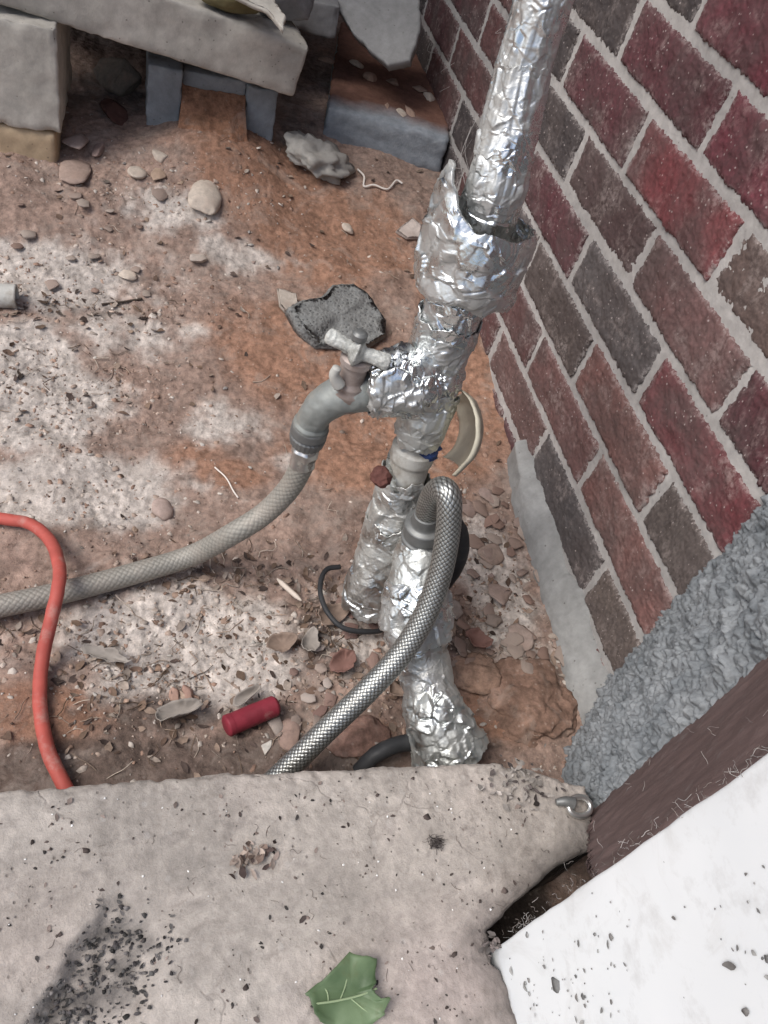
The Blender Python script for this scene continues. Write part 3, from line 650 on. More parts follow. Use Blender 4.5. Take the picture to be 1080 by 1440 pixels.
shard('slab_shard', [ony(450, -30, .50), ony(498, 48, .415), ony(545, 92, .36), ony(577, 86, .36), ony(592, 40, .41), ony(588, -40, .50)], .022, concrete_material('shard_concrete', (.25, .25, .245), .15), 'broken grey concrete shard propped against the brick wall', 'shard', 51)
rb_ = rock_v(52, .062, .05, .038, 4, 9, .05); me = mesh_np('rubble_stone', *[rb_[0], rb_[1]]); o = link('rubble_stone', me, M['darkconc']); o.location = onz(400, -2, .345) + [0, .03, 0]; o.rotation_euler = (.2, .1, .5)
tag(o, 'dark grey rubble lump resting on the end of the beam', 'stone')
rb_ = rock_v(53, .055, .03, .02, 4, 5, .08); me = mesh_np('mossy_stone', rb_[0], rb_[1]); o = link('mossy_stone', me, simple('moss', (.15, .13, .065), .3, 60, .95, .7, dist=.002)); o.location = onz(330, -6, .345); o.rotation_euler = (0, 0, .25)
tag(o, 'mossy olive brown stone on top of the beam', 'stone')
shard('pale_shard', [onz(322, -12, .362), onz(375, 12, .362), onz(398, 38, .358), onz(402, 22, .362), onz(385, -4, .366), onz(350, -30, .37)], .008, M['beam'], 'pale thin shard leaning on the mossy stone', 'shard', 54)
# blockwork added behind to block back light (mostly hidden, closes the dark gaps)
rw = tag(empty('rear_shade_wall', (-.45, .62, 0)), 'grey blockwork added at the back to block light behind the beam', 'wall')
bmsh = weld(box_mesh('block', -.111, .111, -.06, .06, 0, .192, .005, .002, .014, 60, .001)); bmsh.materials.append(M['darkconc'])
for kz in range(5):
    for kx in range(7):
        o = link('block', bmsh, None, rw)  # block of the added rear shade wall
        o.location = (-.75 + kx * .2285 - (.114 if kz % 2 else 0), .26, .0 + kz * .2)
block('shade_slab', -.84, -.215, .425, .80, .262, .312, M['darkconc'], 'grey slab added behind the beam to keep the hole dark', 'slab', .0, seed=71)  # slab added to close the hole from above and keep light out
# stones and broken bits in the dark hole between the blocks
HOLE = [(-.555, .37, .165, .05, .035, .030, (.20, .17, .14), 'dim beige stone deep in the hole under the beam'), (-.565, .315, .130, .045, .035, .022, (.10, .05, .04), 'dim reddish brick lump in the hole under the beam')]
for i, (a, b_, c_, sx, sy, sz, col, lb) in enumerate(HOLE):
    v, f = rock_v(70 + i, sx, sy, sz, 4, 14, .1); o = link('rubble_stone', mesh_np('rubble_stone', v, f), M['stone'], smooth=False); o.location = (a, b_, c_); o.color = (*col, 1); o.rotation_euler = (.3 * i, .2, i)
    tag(o, lb, 'stone')

# ------------------------------------------------------------------ standpipe wrapped in foil, with tap
AXP = [(785, -80), (765, 0), (735, 100), (699, 260), (668, 350), (640, 430), (615, 500), (597, 585), (576, 650), (549, 740), (524, 830), (519, 850)]
AXW = np.array([onx(px, py, -.25 - .012 * max(py, 0) / 830) for px, py in AXP])
AXW = np.vstack([AXW[0] + (AXW[0] - AXW[2]) * 4.0, AXW]); AYP = np.array([-500] + [p[1] for p in AXP], float)
def ax(ya, yb, n):
    """centre line of the pipe between two heights, bottom to top"""
    yy = np.linspace(yb, ya, n); return np.stack([np.interp(yy, AYP, AXW[:, k]) for k in range(3)], 1)
def crumple(amp, sc_=45, seed=0, vert=0.0):
    """crushed foil: flat facets of random tilt meeting in sharp creases, at two sizes"""
    def f(s, a, Pm, r_):
        wq = Pm + .007 * np.stack([perlin(Pm * 28, seed + 1), perlin(Pm * 28, seed + 2), perlin(Pm * 28, seed + 3)], 1); d = 0
        for fr, am, sd_ in ((1.25, 1.0, 0), (2.9, .42, 7)):
            f1, f2, cid, dv = worley(wq * sc_ * fr, seed * 3 + sd_); g = _G[(cid * 5 + seed) & 4095] * (.4 + 1.5 * _U[(cid * 11 + 3) & 4095])[:, None]
            d = d + am * amp * 1.25 * (dv * g).sum(1) * sstep(0, .10, f2 - f1)
        d = d + amp * .5 * perlin(Pm * sc_ * .35, seed + 5)
        if vert: d = d + vert * .7 * (crease(np.stack([np.cos(a) * r_ * 95, np.sin(a) * r_ * 95, s * 9 + 3], 1), 2, seed + 7) - .5)
        return d
    return f
def rim(top=.004, bot=.004, seed=0, lip=None):
    def f(S, A):
        q = np.stack([np.cos(A).ravel() * 1.6, np.sin(A).ravel() * 1.6, 0 * A.ravel() + seed], 1); nn = fbm(q, 4, seed).reshape(A.shape)
        d = top * nn * S ** 6 - bot * fbm(q + 4, 4, seed + 2).reshape(A.shape) * (1 - S) ** 6
        if lip:
            a0, wd, hgt = lip; da = (A - a0 + np.pi) % (2 * np.pi) - np.pi; d = d + hgt * np.exp(-(da / wd) ** 2) * S ** 2.5
        return d
    return f
stand = tag(empty('standpipe', tuple(AXW[-1])), 'foil wrapped standpipe with a tap on its left side', 'pipe')
OFF = Vector(tuple(AXW[-1]))
def add(parent, name, geo, mat, off=None, col=None, smooth=True):
    V, Fq, uv = geo; o = link(name, mesh_np(name, V - np.array(off if off is not None else OFF), Fq, col=col), mat, parent, smooth); return o
def sleeve(name, ya, yb, rb, rt, mat, seed, amp=.0016, vert=.0015, ns=150, rings=None, sc_=48, prof=None, **kw):
    c = ax(ya, yb, 160 if rings is None else rings); n = len(c); r = np.linspace(rb, rt, n) if prof is None else np.interp(np.linspace(0, 1, n), prof[0], prof[1])
    return add(stand, name, tube(c, r, ns, crumple(amp, sc_, seed, vert), wall=kw.get('wall', .0014), rimfn=rim(kw.get('top', .004), kw.get('bot', .004), seed, kw.get('lip'))), mat)
add(stand, 'pipe', tube(ax(-500, 850, 60), .016, 24), M['galv'])
sleeve('foil_wrap', -500, 98, .0210, .0214, M['foil'], 1, .0012, .0030, rings=420)
sleeve('foil_wrap', 90, 222, .0232, .0216, M['foil'], 2, .0013, .0030, sc_=40)
sleeve('foil_wrap', 212, 330, .0246, .0240, M['foil'], 3, .0016, .0026)
sleeve('foil_collar', 306, 404, .036, .03, M['foil'], 4, .0026, .0006, 240, 220, 30, prof=([0, .08, .35, .65, .88, 1], [.0440, .0460, .0475, .0475, .0460, .0430]), lip=(4.6, .60, .040), top=.004, bot=.008, wall=.0028)
sleeve('foil_wrap', 392, 478, .0275, .0250, M['foil'], 5, .0026, .0008, sc_=42, top=.006)
sleeve('foil_wrap', 447, 566, .0270, .0300, M['foil'], 6, .0024, .0008, sc_=42, top=.008)
sleeve('foil_wrap', 548, 618, .0235, .0285, M['foil_dirty'], 7, .0018, .0008, sc_=40, top=.008)
sleeve('plastic_fitting', 612, 690, .0205, .0165, M['whiteplastic'], 8, .0004, 0, 60, 40, prof=([0, .55, .6, .8, .82, 1], [.0205, .0205, .0225, .0225, .0165, .0165]))
sleeve('foil_wrap', 664, 748, .0290, .0262, M['foil_pale'], 9, .0022, .001, sc_=38, top=.010)
sleeve('foil_wrap', 728, 850, .0325, .0285, M['foil_pale'], 10, .0022, .001, sc_=34, top=.006, bot=.006)
# blue tape, rusty bolt, torn strip
c = ax(616, 630, 14); th = np.linspace(-.9, 1.9, 30)
add(stand, 'blue_tape', tube(ax(614, 634, 30) + [.0085, -.006, 0], np.interp(np.linspace(0, 1, 30), [0, .2, .8, 1], [.010, .0135, .0135, .009]), 40, crumple(.003, 70, 21)), M['bluetape'])
bl, bf = rock_v(22, .0098, .0098, .0098, 4, 3, .2); o = link('rusty_bolt', mesh_np('rusty_bolt', bl, bf), M['bolt'], stand); o.location = Vector(onx(536, 671, -.305)) - OFF
st_, _ = spline([onx(556, 622, -.268), onx(546, 645, -.280), onx(548, 668, -.283), onx(556, 690, -.282)], 40)
Vs = np.stack([st_ + [-.003, -.004, 0], st_ + [.0035, -.006, .0], st_ + [.004, -.003, 0], st_ + [-.0025, -.001, 0]], 1) + .0012 * fbm(np.repeat(st_, 4, 0) * 90, 3, 5).reshape(40, 4, 1)
add(stand, 'torn_strip', (Vs.reshape(-1, 3), [gridfaces(40, 4, True)], None), M['foil_dirty'])
# tap
TY = -.49
tp = lambda px, py, dy=0.0: ony(px, py, TY + dy)
c, _ = spline([tp(606, 545), tp(575, 541), tp(540, 540), tp(514, 543)], 130)
add(stand, 'foil_wrap', tube(c, np.interp(np.linspace(0, 1, 130), [0, .3, .85, .96, 1], [.027, .0325, .0315, .029, .024]), 170, crumple(.0042, 34, 31, 0), wall=.0008, rimfn=rim(.004, .002, 12)), M['foil'])
c, _ = spline([tp(545, 545), tp(505, 551), tp(478, 557), tp(455, 570), tp(441, 588), tp(435, 604)], 90)
body = add(stand, 'tap', tube(c, np.interp(np.linspace(0, 1, 90), [0, .25, .45, .75, .90, .905, .97, 1], [.0190, .0190, .0185, .0158, .0150, .0175, .0175, .0155]), 64, lambda s, a, Pm, r: .0009 * fbm(Pm * 70, 4, 3)), M['galv'])
zb = tp(490, 545)
def vert(name, base, z0, z1, r, mat, parent=None, prof=None, ns=40, hexa=False):
    cc = np.stack([np.full(24, base[0]), np.full(24, base[1]), np.linspace(z0, z1, 24)], 1)
    rad = np.full(24, r) if prof is None else np.interp(np.linspace(0, 1, 24), prof[0], prof[1])
    dsp = (lambda s, a, Pm, rr_: -.0022 * np.abs(np.sin(a * 3)) ** 2 * 1.0) if hexa else None
    return add(parent or body, name, tube(cc, rad, ns, dsp), mat)
hz = .322
vert('bonnet', zb, .262, hz - .012, .015, M['brass'], prof=([0, .35, .36, .55, .56, 1], [.018, .018, .016, .016, .0125, .0125]))
vert('washer', zb, hz - .014, hz - .008, .0145, M['brass'])
ha, hb_, hc = onz(459, 470, hz + .004), onz(549, 511, hz - .002), onz(500, 493, hz + .001)
c, _ = spline([ha, ha * .5 + hc * .5, hc, hb_ * .5 + hc * .5, hb_], 80)
add(body, 'handle', tube(c, np.interp(np.linspace(0, 1, 80), [0, .02, .06, .3, .40, .5, .6, .7, .94, .98, 1], [.003, .0066, .0074, .0062, .0062, .0150, .0065, .0062, .0072, .0066, .003]), 40, lambda s, a, Pm, r: .0010 * fbm(Pm * 160, 3, 4)), M['handle'])
vert('handle_screw', hc, hz + .014, hz + .0215, .0065, M['galv_dark'], prof=([0, .7, 1], [.007, .007, .0045]))
c, _ = spline([tp(477, 542, -.012), tp(470, 528, -.012), tp(474, 517, -.012)], 20); add(body, 'cream_clip', tube(c, np.linspace(.006, .004, 20), 16), M['whiteplastic'])
c, _ = spline([tp(441, 588), tp(436, 602), tp(431, 622)], 40)
add(body, 'outlet_nut', tube(c[10:], np.interp(np.linspace(0, 1, 30), [0, .1, .45, .46, .56, .58, 1], [.0165, .0180, .0180, .0160, .0160, .0178, .0160]), 72, lambda s, a, Pm, r: .0006 * np.sin(a * 24) * (s > .012)), M['galv_dark'])

# ------------------------------------------------------------------ hoses
def braid(path, r, K=16, cell=None, amp=.0011, n_per=6, seed=0, cbase=.35):
    c, s = spline(path, 50); Ltot = s[-1]; cell = cell or 2 * np.pi * r / K
    n = int(Ltot / cell * n_per) + 2; c, s = spline(path, n); ns = K * 6; T, N, B = frames(c)
    a = np.linspace(0, 2 * np.pi, ns, endpoint=False); Sg = np.repeat(s[:, None], ns, 1); Ag = np.repeat(a[None], n, 0)
    U = Ag * K / (2 * np.pi) + Sg / cell; Wv = Ag * K / (2 * np.pi) - Sg / cell
    U, Wv = U / 2, Wv / 2
    su, sw = np.abs(np.sin(np.pi * U)) ** .6, np.abs(np.sin(np.pi * Wv)) ** .6
    ov = .5 + .5 * np.sin(np.pi * (np.floor(U) + np.floor(Wv) + .5)) 
    h = np.maximum(su * (.55 + .45 * ov), sw * (1 - .45 * ov)) * np.minimum(1, .35 + su * sw)
    D = np.cos(a)[None, :, None] * N[:, None] + np.sin(a)[None, :, None] * B[:, None]
    rr_ = r + amp * (h - .6); Pm = c[:, None] + D * rr_[..., None]
    col = np.clip(cbase + (1.1 - cbase) * h, 0, 1.15).ravel()[:, None] * np.ones((1, 3))
    return (Pm.reshape(-1, 3), [gridfaces(n, ns, True)], None), col, c
g0 = lambda px, py, r: onz(px, py, -.012 + r)
p1 = [tp(429, 640), tp(421, 662), tp(404, 690), ony(372, 722, -.492), ony(330, 749, -.50), onz(270, 781, .018), onz(190, 806, .006), onz(100, 830, .003), onz(0, 852, .003), onz(-110, 868, .003)]
h1 = tag(empty('tap_hose', tuple(p1[0])), 'dusty grey braided hose hanging from the tap and running off to the left', 'hose')
geo, col, cl1 = braid(p1, .0118, 22, amp=.0005, cbase=.70)
add(h1, 'hose_tube', geo, M['braid_dusty'], p1[0], col)
c, _ = spline([tp(432, 618), tp(429, 634), tp(425, 652)], 30)
add(h1, 'ferrule', tube(c, np.interp(np.linspace(0, 1, 30), [0, .3, .35, .6, .65, 1], [.0105, .0105, .0132, .0132, .0115, .0128]), 48, lambda s, a, Pm, r: .0007 * np.cos(a * 6)), M['ferrule'], p1[0])
p2 = [ony(598, 742, -.567), ony(602, 715, -.570), ony(611, 694, -.577), ony(624, 688, -.588), ony(632, 706, -.60), ony(629, 755, -.615), ony(618, 810, -.632), ony(596, 868, -.652), ony(562, 922, -.672), ony(516, 972, -.694), ony(458, 1028, -.716), ony(400, 1085, -.737), ony(350, 1130, -.752)]
h2 = tag(empty('steel_hose', tuple(p2[0])), 'shiny steel braided hose looping over the riser and down behind the step', 'hose')
geo, col, _ = braid(p2, .0113, 28, amp=.0006, cbase=.12); add(h2, 'hose_tube', geo, M['braid'], p2[0], col)
c, _ = spline([ony(594, 764, -.567), ony(598, 738, -.568), ony(601, 722, -.569)], 50)
add(h2, 'swivel_nut', tube(c, np.interp(np.linspace(0, 1, 50), [0, .30, .32, .38, .40, .68, .72, .8, 1], [.0225, .0225, .0195, .0195, .0215, .0205, .0150, .0140, .0132]), 60), M['galv_dark'], p2[0])
# second riser
rs = [((597, 758), -.565), ((590, 790), -.580), ((584, 830), -.60), ((586, 880), -.626), ((594, 925), -.648), ((603, 965), -.672), ((614, 1010), -.70), ((634, 1062), -.73)]
rp = np.array([ony(*p, Y) for p, Y in rs]); ri = tag(empty('riser_pipe', tuple(rp[-1])), 'short leaning riser pipe in crumpled silver foil beside the step', 'pipe')
rc, _ = spline(rp, 400)
add(ri, 'pipe', tube(rc, .015, 20), M['galv'], rp[-1])
def rw_(a, b_, prof, mat, seed, amp=.0026, name='foil_wrap', **k):
    cc = rc[int(a * 399):int(b_ * 399) + 1][::-1]; n = len(cc)
    add(ri, name, tube(cc, np.interp(np.linspace(0, 1, n), *prof), 170, crumple(amp, k.get('sc_', 34), seed, .0012), wall=.0008, rimfn=rim(.006, .006, seed)), mat, rp[-1])
rw_(.0, .24, ([0, .8, 1], [.0295, .0265, .024]), M['foil_dirty'], 41, .0014)
rw_(.20, .46, ([0, .4, 1], [.033, .0365, .031]), M['foil'], 42, .0036)
rw_(.42, .74, ([0, 1], [.0265, .0285]), M['foil_pale'], 43, .0018)
rw_(.66, 1.0, ([0, .3, .8, 1], [.041, .036, .031, .023]), M['foil_dirty'], 44, .0030)
# curled shell of insulation behind the pipe
ou = [onx(640, 543, -.235), onx(658, 558, -.228), onx(668, 585, -.224), onx(668, 615, -.224), onx(660, 640, -.226), onx(645, 658, -.23), onx(636, 667, -.232)]
inn = [onx(628, 560, -.20), onx(640, 575, -.19), onx(645, 595, -.185), onx(644, 612, -.185), onx(638, 628, -.188), onx(628, 638, -.195), onx(622, 642, -.20)]
ou, _ = spline(ou, 50); inn, _ = spline(inn, 50); inn[:, 2] += .0
t = np.linspace(0, 1, 16); S = ou[:, None] * (1 - t)[None, :, None] + inn[:, None] * t[None, :, None]; S[..., 0] += (.012 * np.sin(t * np.pi))[None]
S += .0010 * fbm(S.reshape(-1, 3) * 60, 3, 6).reshape(50, 16, 1)
S2 = S + np.array([.0045, -.001, -.001]); S2[:, 0] += 0
ringv = np.vstack([S.reshape(-1, 3), S2.reshape(-1, 3)]); n0 = 800
rg = np.r_[np.arange(16), np.arange(1, 50) * 16 + 15, 49 * 16 + np.arange(14, -1, -1), np.arange(48, 0, -1) * 16]; j = np.arange(len(rg)); j2 = (j + 1) % len(rg)
me = mesh_np('peeled_shell', ringv - np.array(OFF), [gridfaces(50, 16), gridfaces(50, 16, False, n0)[:, ::-1], np.stack([rg[j], rg[j2], n0 + rg[j2], n0 + rg[j]], 1)])
link('peeled_shell', weld(me), M['shell'], stand)
# red hose
pr = [onz(-70, 716, .006), onz(0, 729, .006), onz(42, 737, .01), onz(70, 760, .016), onz(83, 795, .032), onz(82, 826, .040), onz(72, 870, .028), onz(60, 925, .004), onz(56, 985, -.002), onz(66, 1050, .0), onz(88, 1100, -.004), onz(106, 1135, -.012)]
c, _ = spline(pr, 260)
V, Fq, uv = tube(c, .0066, 28, lambda s, a, Pm, r: .0003 * fbm(Pm * 80, 2, 2))
tag(link('red_hose', mesh_np('red_hose', V, Fq), M['redhose']), 'faded red rubber hose curving over the grey hose at the left', 'hose')
c, _ = spline([onz(317, 1022, -.004), onz(352, 1007, -.004), onz(390, 991, -.003)], 60)
V, Fq, uv = tube(c, np.interp(np.linspace(0, 1, 60), [0, .03, .12, .13, .95, 1], [.0085, .0112, .0112, .0108, .0108, .008]), 32, lambda s, a, Pm, r: .0003 * fbm(Pm * 80, 2, 8))
tag(link('red_tube_stub', mesh_np('red_tube_stub', V, Fq), M['redplug']), 'short dark red plastic tube lying on the debris', 'tube')
def cable(name, pts, r, mat, label, cat='cable', n=120, ns=14, group=None):
    c, _ = spline(pts, n); V, Fq, uv = tube(c, r, ns, lambda s, a, Pm, rr_: .06 * r * fbm(Pm * 90, 2, 2)); return tag(link(name, mesh_np(name, V, Fq), mat), label, cat, group)
cable('black_hose', [onz(505, 1085, -.02), onz(528, 1062, .0), onz(560, 1047, .006), onz(592, 1044, .0), onz(620, 1050, -.015)], .0085, M['blacktape'], 'black rubber hose arched over the soil behind the step', 'hose')
cable('black_cable', [onz(478, 797, .005), onz(458, 802, .006), onz(450, 828, .006), onz(460, 860, .006), onz(485, 884, .004), onz(528, 888, .0), onz(545, 880, -.01)], .0030, M['blacktape'], 'thin black cable looping on the soil left of the riser')
cable('dark_hose', [ony(636, 728, -.55), ony(648, 748, -.55), ony(650, 775, -.555), ony(638, 805, -.56), ony(612, 838, -.565)], .0075, M['blacktape'], 'dark rubber hose end behind the steel braided hose', 'hose')
cable('pale_thread', [ong(503, 238, .004), ong(512, 248, .006), ong(512, 262, .003), ong(526, 260, .006), ong(545, 266, .004), ong(557, 254, .006), ong(566, 258, .004)], .0017, M['thread'], 'wavy pale thread on the soil in front of the buried block', 'thread', 80, 8)
cable('dry_root', [ong(302, 657, .003), ong(318, 672, .005), ong(328, 690, .004), ong(335, 700, .002)], .0010, M['thread'], 'pale dry root lying on orange clay near the grey hose', 'root', 60, 8)
cable('dark_twig', [ong(143, 428, .002), ong(170, 425, .004), ong(200, 420, .003)], .0016, simple('dark_wood', (.06, .045, .035), .3, 80), 'thin straight dark twig on the soil', 'twig', 30, 8)
# white pipe end poking in at the left
pe = tag(empty('pipe_end', tuple(ong(14, 416))), 'open end of a dirty white pipe at the left edge', 'pipe')
a_, b_ = ong(-60, 412, .010), ong(24, 417, .012); c, _ = spline([a_, (a_ + b_) / 2, b_], 30)
add(pe, 'pipe_wall', tube(c, .0155, 32, wall=.003), M['whiteplastic'], pe.location); c2 = c[:-6]
add(pe, 'pipe_core', tube(c2, .0122, 24), simple('pale_fill', (.55, .53, .48), .2, 80), pe.location)
# eyelet on the step
ey_ = tag(empty('metal_eyelet', tuple(onz(806, 1135, .09))), 'small dark metal eyelet in the corner of the step', 'eyelet')
e0 = onz(815, 1134, .086); th = np.linspace(0, 2 * np.pi, 41); c = np.stack([e0[0] + .011 * np.cos(th), e0[1] + .008 * np.sin(th), e0[2] + .002 * np.sin(th)], 1)
add(ey_, 'ring', tube(c, .0028, 12, cap=False), M['ferrule'], ey_.location)
c, _ = spline([onz(782, 1128, .086), onz(795, 1127, .088), onz(806, 1130, .087)], 20); add(ey_, 'shank', tube(c, np.linspace(.003, .006, 20), 14), M['galv_dark'], ey_.location)

# ------------------------------------------------------------------ loose stones
def gzv(px, py, lift=0.0): return ong(px, py, lift)
def stone(name, px, py, wpx, hpx, col, label, cat='stone', seed=0, flat=.45, facets=14, sink=.35, rz=None, mat=None, z=None, sub=3, group=None, rough=.06):
    p = lay(ong(px, py)) if z is None else onz(px, py, z)
    dep = (RW @ (p - CAM))[2]; sx = wpx / 2 * dep / F; vz = abs(ray(px, py)[2]) / np.linalg.norm(ray(px, py)); sy = hpx / 2 * dep / F / max(vz, .5)
    sz = min(sx, sy) * flat; sink = .12 if flat < .31 else sink; v, f = rock_v(seed * 13 + int(px), sx * 1.08, sy * 1.08, sz, sub, facets, rough)
    clayey = name == 'clay_rock'
    if clayey: v = v + (.0035 * fbm(v * 60, 4, seed) + .0012 * fbm(v * 200, 2, seed))[:, None] * v / np.linalg.norm(v, axis=1)[:, None]
    o = link(name, mesh_np(name, v, f, col=np.repeat(np.array(col)[None], len(v), 0) * (1 + .3 * fbm(v * 30, 3, 4)[:, None]) if clayey else None), M['soil'] if clayey else (mat or M['stone']), smooth=(flat > .6 or clayey)); o.location = p + np.array([0, 0, sz * (1 - 2 * sink)]); o.rotation_euler = (rng.normal() * .12, rng.normal() * .12, rng.normal() * .3 if rz is None else rz); o.color = (*col, 1)
    return tag(o, label, cat, group)
CR, PK, TN, BR, WH, GRY = (.52, .45, .38), (.40, .31, .27), (.38, .28, .21), (.27, .17, .125), (.58, .55, .50), (.33, .31, .29)
stone('rounded_stone', 288, 283, 42, 34, CR, 'largest pale rounded stone on the slope below the hollow block', seed=1, flat=.5, facets=3, sub=4)
stone('pebble', 228, 718, 28, 28, PK, 'round pinkish pebble above the grey hose', seed=2, flat=.6, facets=3)
stone('angular_stone', 110, 200, 40, 36, PK, 'angular pinkish stone beside the ochre block', seed=3, z=.115)
stone('angular_stone', 104, 246, 50, 40, (.36, .27, .225), 'squarish tan stone in front of the ochre block corner', seed=4, flat=.35)
stone('flat_stone', 226, 222, 28, 19, CR, 'cream flat stone at the foot of the hollow block', seed=5)
stone('flat_stone', 193, 245, 25, 19, CR, 'cream oval stone below the dark hole', seed=6, facets=3)
stone('stone_chip', 270, 172, 32, 30, (.42, .33, .28), 'ragged pale chip stuck in the spilled clay', seed=7, z=.145)
stone('flat_stone', 250, 199, 30, 18, (.40, .30, .22), 'tan flat stone beside the leg of the hollow block', seed=8, z=.125)
stone('angular_stone', 142, 208, 24, 34, (.34, .25, .22), 'upright pinkish stone below the dark hole', seed=9, z=.11)
stone('angular_stone', 222, 246, 26, 26, TN, 'tan broken lump near the cream oval stone', seed=10)
stone('grey_flat_stone', 642, 860, 32, 36, (.33, .28, .25), 'flat grey leaf shaped stone right of the riser', seed=11, flat=.25)
stone('flat_stone', 732, 902, 48, 40, (.37, .29, .25), 'wide pinkish flat stone near the mortar fillet', seed=12, flat=.3)
stone('flat_stone', 690, 905, 20, 22, WH, 'small whitish stone next to the wide pinkish flat stone', seed=13)
stone('flat_stone', 686, 698, 28, 26, (.31, .235, .205), 'pinkish flat stone on the clay behind the steel hose loop', seed=14, flat=.25)
stone('flat_stone', 655, 716, 30, 26, (.30, .225, .195), 'brownish flat stone just right of the steel hose loop', seed=15, flat=.25)
stone('flat_stone', 692, 788, 54, 32, (.31, .235, .195), 'long brown flat stone between the hose and the mortar fillet', seed=16, flat=.22)
stone('flat_stone', 700, 836, 50, 46, (.36, .275, .235), 'broad crumbly flat stone between riser and brick wall', seed=17, flat=.22)
stone('clay_rock', 745, 985, 150, 95, (.215, .135, .10), 'large rounded orange clay rock in the corner behind the step', 'rock', 18, .36, 9, .5, 0.1, sub=5, rough=.22)
stone('clay_rock', 668, 945, 85, 50, (.29, .19, .14), 'low brown clay rock right of the riser foot', 'rock', 19, .35, 6, .4, sub=4, rough=.12)
stone('clay_rock', 505, 1040, 100, 50, (.27, .165, .13), 'reddish rock beside the black hose behind the step', 'rock', 20, .45, 6, .4, sub=4, rough=.12)
stone('rounded_stone', 406, 1034, 32, 40, (.30, .215, .18), 'rounded brown stone below the red tube', seed=21, facets=4)
stone('stone_chip', 374, 1052, 18, 26, WH, 'narrow whitish chip left of the rounded brown stone', seed=22)
stone('brick_chip', 245, 980, 17, 28, (.36, .235, .185), 'left one of two upright tan brick chips', 'brick chip', seed=23, flat=.8)
stone('brick_chip', 264, 978, 22, 26, (.35, .225, .18), 'right one of two upright tan brick chips', 'brick chip', seed=24, flat=.8)
stone('stone_chip', 180, 388, 26, 20, CR, 'cream angular chip left of the spilled clay slope', seed=25)
stone('stone_chip', 282, 366, 28, 22, (.45, .39, .34), 'pale angular chip on the middle of the clay slope', seed=26)
stone('stone_chip', 487, 320, 18, 20, CR, 'small cream chip above the pitted grey rock', seed=27)
for k, (px, py, w_, h_, z_) in enumerate([(460, 86, 28, 11, 0.0), (503, 94, 22, 14, 0.0), (522, 112, 24, 13, 0.0), (553, 118, 24, 14, 0.0), (563, 160, 16, 14, 0.0), (578, 160, 18, 15, 0.0), (590, 128, 22, 14, 0.0), (604, 140, 20, 13, 0.0), (545, 150, 12, 9, 0.0)]):
    z_ = .1825 + .035 * float(onz(px, py, .188)[1] - rb.location[1])
    stone('pebble', px, py, w_, h_, [(.34, .25, .20), CR, (.33, .23, .18)][k % 3], ['leftmost oval pebble', 'second pebble from the left', 'third pebble from the left', 'fourth pebble from the left', 'left one of a pair of pebbles near the front', 'right one of a pair of pebbles near the front', 'pebble under the shard tip', 'pebble nearest the brick wall', 'tiny pale pebble in the middle'][k] + ' on top of the buried block', 'pebble', 200 + k, z=z_, sink=.3)
# pitted dark rock with a pale flat chip under its left end
shard('pitted_rock', [ong(a, b_, (.034 if b_ < 440 else .026) if b_ < 470 else .014) for a, b_ in [(408, 430), (428, 419), (455, 414), (470, 399), (500, 396), (524, 414), (544, 448), (546, 472), (522, 488), (484, 488), (446, 486), (426, 464)]], .030, M['lava'], 'dark grey pitted rock behind the tap handle', 'rock', 57, rough=.003, bevel=.009, top_amp=.006)
shard('pale_chip', [ong(390, 404, .012), ong(394, 428, .010), ong(402, 438, .008), ong(420, 425, .012), ong(418, 412, .014)], .006, M['stone'], 'flat pinkish shard at the left end of the pitted rock', 'shard', 55)
o = shard('pale_chip', [ong(556, 324, .008), ong(572, 335, .008), ong(592, 334, .010), ong(594, 316, .016), ong(580, 305, .014)], .006, M['stone'], 'triangular pale shard left of the foil collar', 'shard', 56); o.color = (.46, .40, .36, 1)
lv, lf = rock_v(92, .060, .05, .026, 4, 4, .3); lv = lv + .006 * (.5 - worley(lv * 90, 8)[0])[:, None] * lv / np.linalg.norm(lv, axis=1)[:, None] * 2.0
o = link('mortar_lump', mesh_np('mortar_lump', lv, lf), simple('dry_mortar', (.36, .345, .315), .2, 90, .95, .6, dist=.002)); o.location = ong(444, 236) + np.array([0, 0, .016]); o.rotation_euler = (.1, .2, .4)
tag(o, 'crumbly pale mortar lump beside the dark gap under the beam', 'mortar lump')
sp_, _ = spline([onz(390, 814, .004), onz(405, 828, .006), onz(424, 845, .004)], 16)
V, Fq, uv = tube(sp_, np.interp(np.linspace(0, 1, 16), [0, .2, .8, 1], [.001, .0032, .003, .001]), 6); tag(link('wood_splinter', mesh_np('wood_splinter', V, Fq), simple('pale_wood', (.62, .54, .46), .1, 60)), 'pale wood splinter on the soil left of the black cable', 'splinter')
# individual small chips in three areas
def chips(n, pxr, pyr, label, group, seed, size=(5, 12), cols=(CR, PK, TN, WH, GRY, BR)):
    r = np.random.default_rng(seed); tm = []
    for q_ in range(10):
        v, f = rock_v(300 + seed * 10 + q_, 1.1, r.uniform(.6, .95), r.uniform(.3, .55), 2, 14, .05); me = mesh_np('stone_chip', v, f); me.materials.append(M['stone']); tm.append(me)
    for i in range(n):
        px, py = r.uniform(*pxr), r.uniform(*pyr); p = lay(ong(px, py)); dep = (RW @ (p - CAM))[2]; s_ = r.uniform(*size) / 2 * dep / F
        o = bpy.data.objects.new('stone_chip', tm[r.integers(10)]); COL.objects.link(o); o.location = p + np.array([0, 0, s_ * .12]); o.scale = (s_,) * 3; o.rotation_euler = (r.normal() * .3, r.normal() * .3, r.uniform(0, 6.3))
        c_ = np.array(cols[r.integers(len(cols))]) * r.uniform(.75, 1.05); o.color = (*c_, 1); tag(o, label, 'stone chip', group)
chips(24, (90, 400), (230, 420), 'small loose stone chip on the slope below the beam and blocks', 'chips on the slope below the blocks', 1)
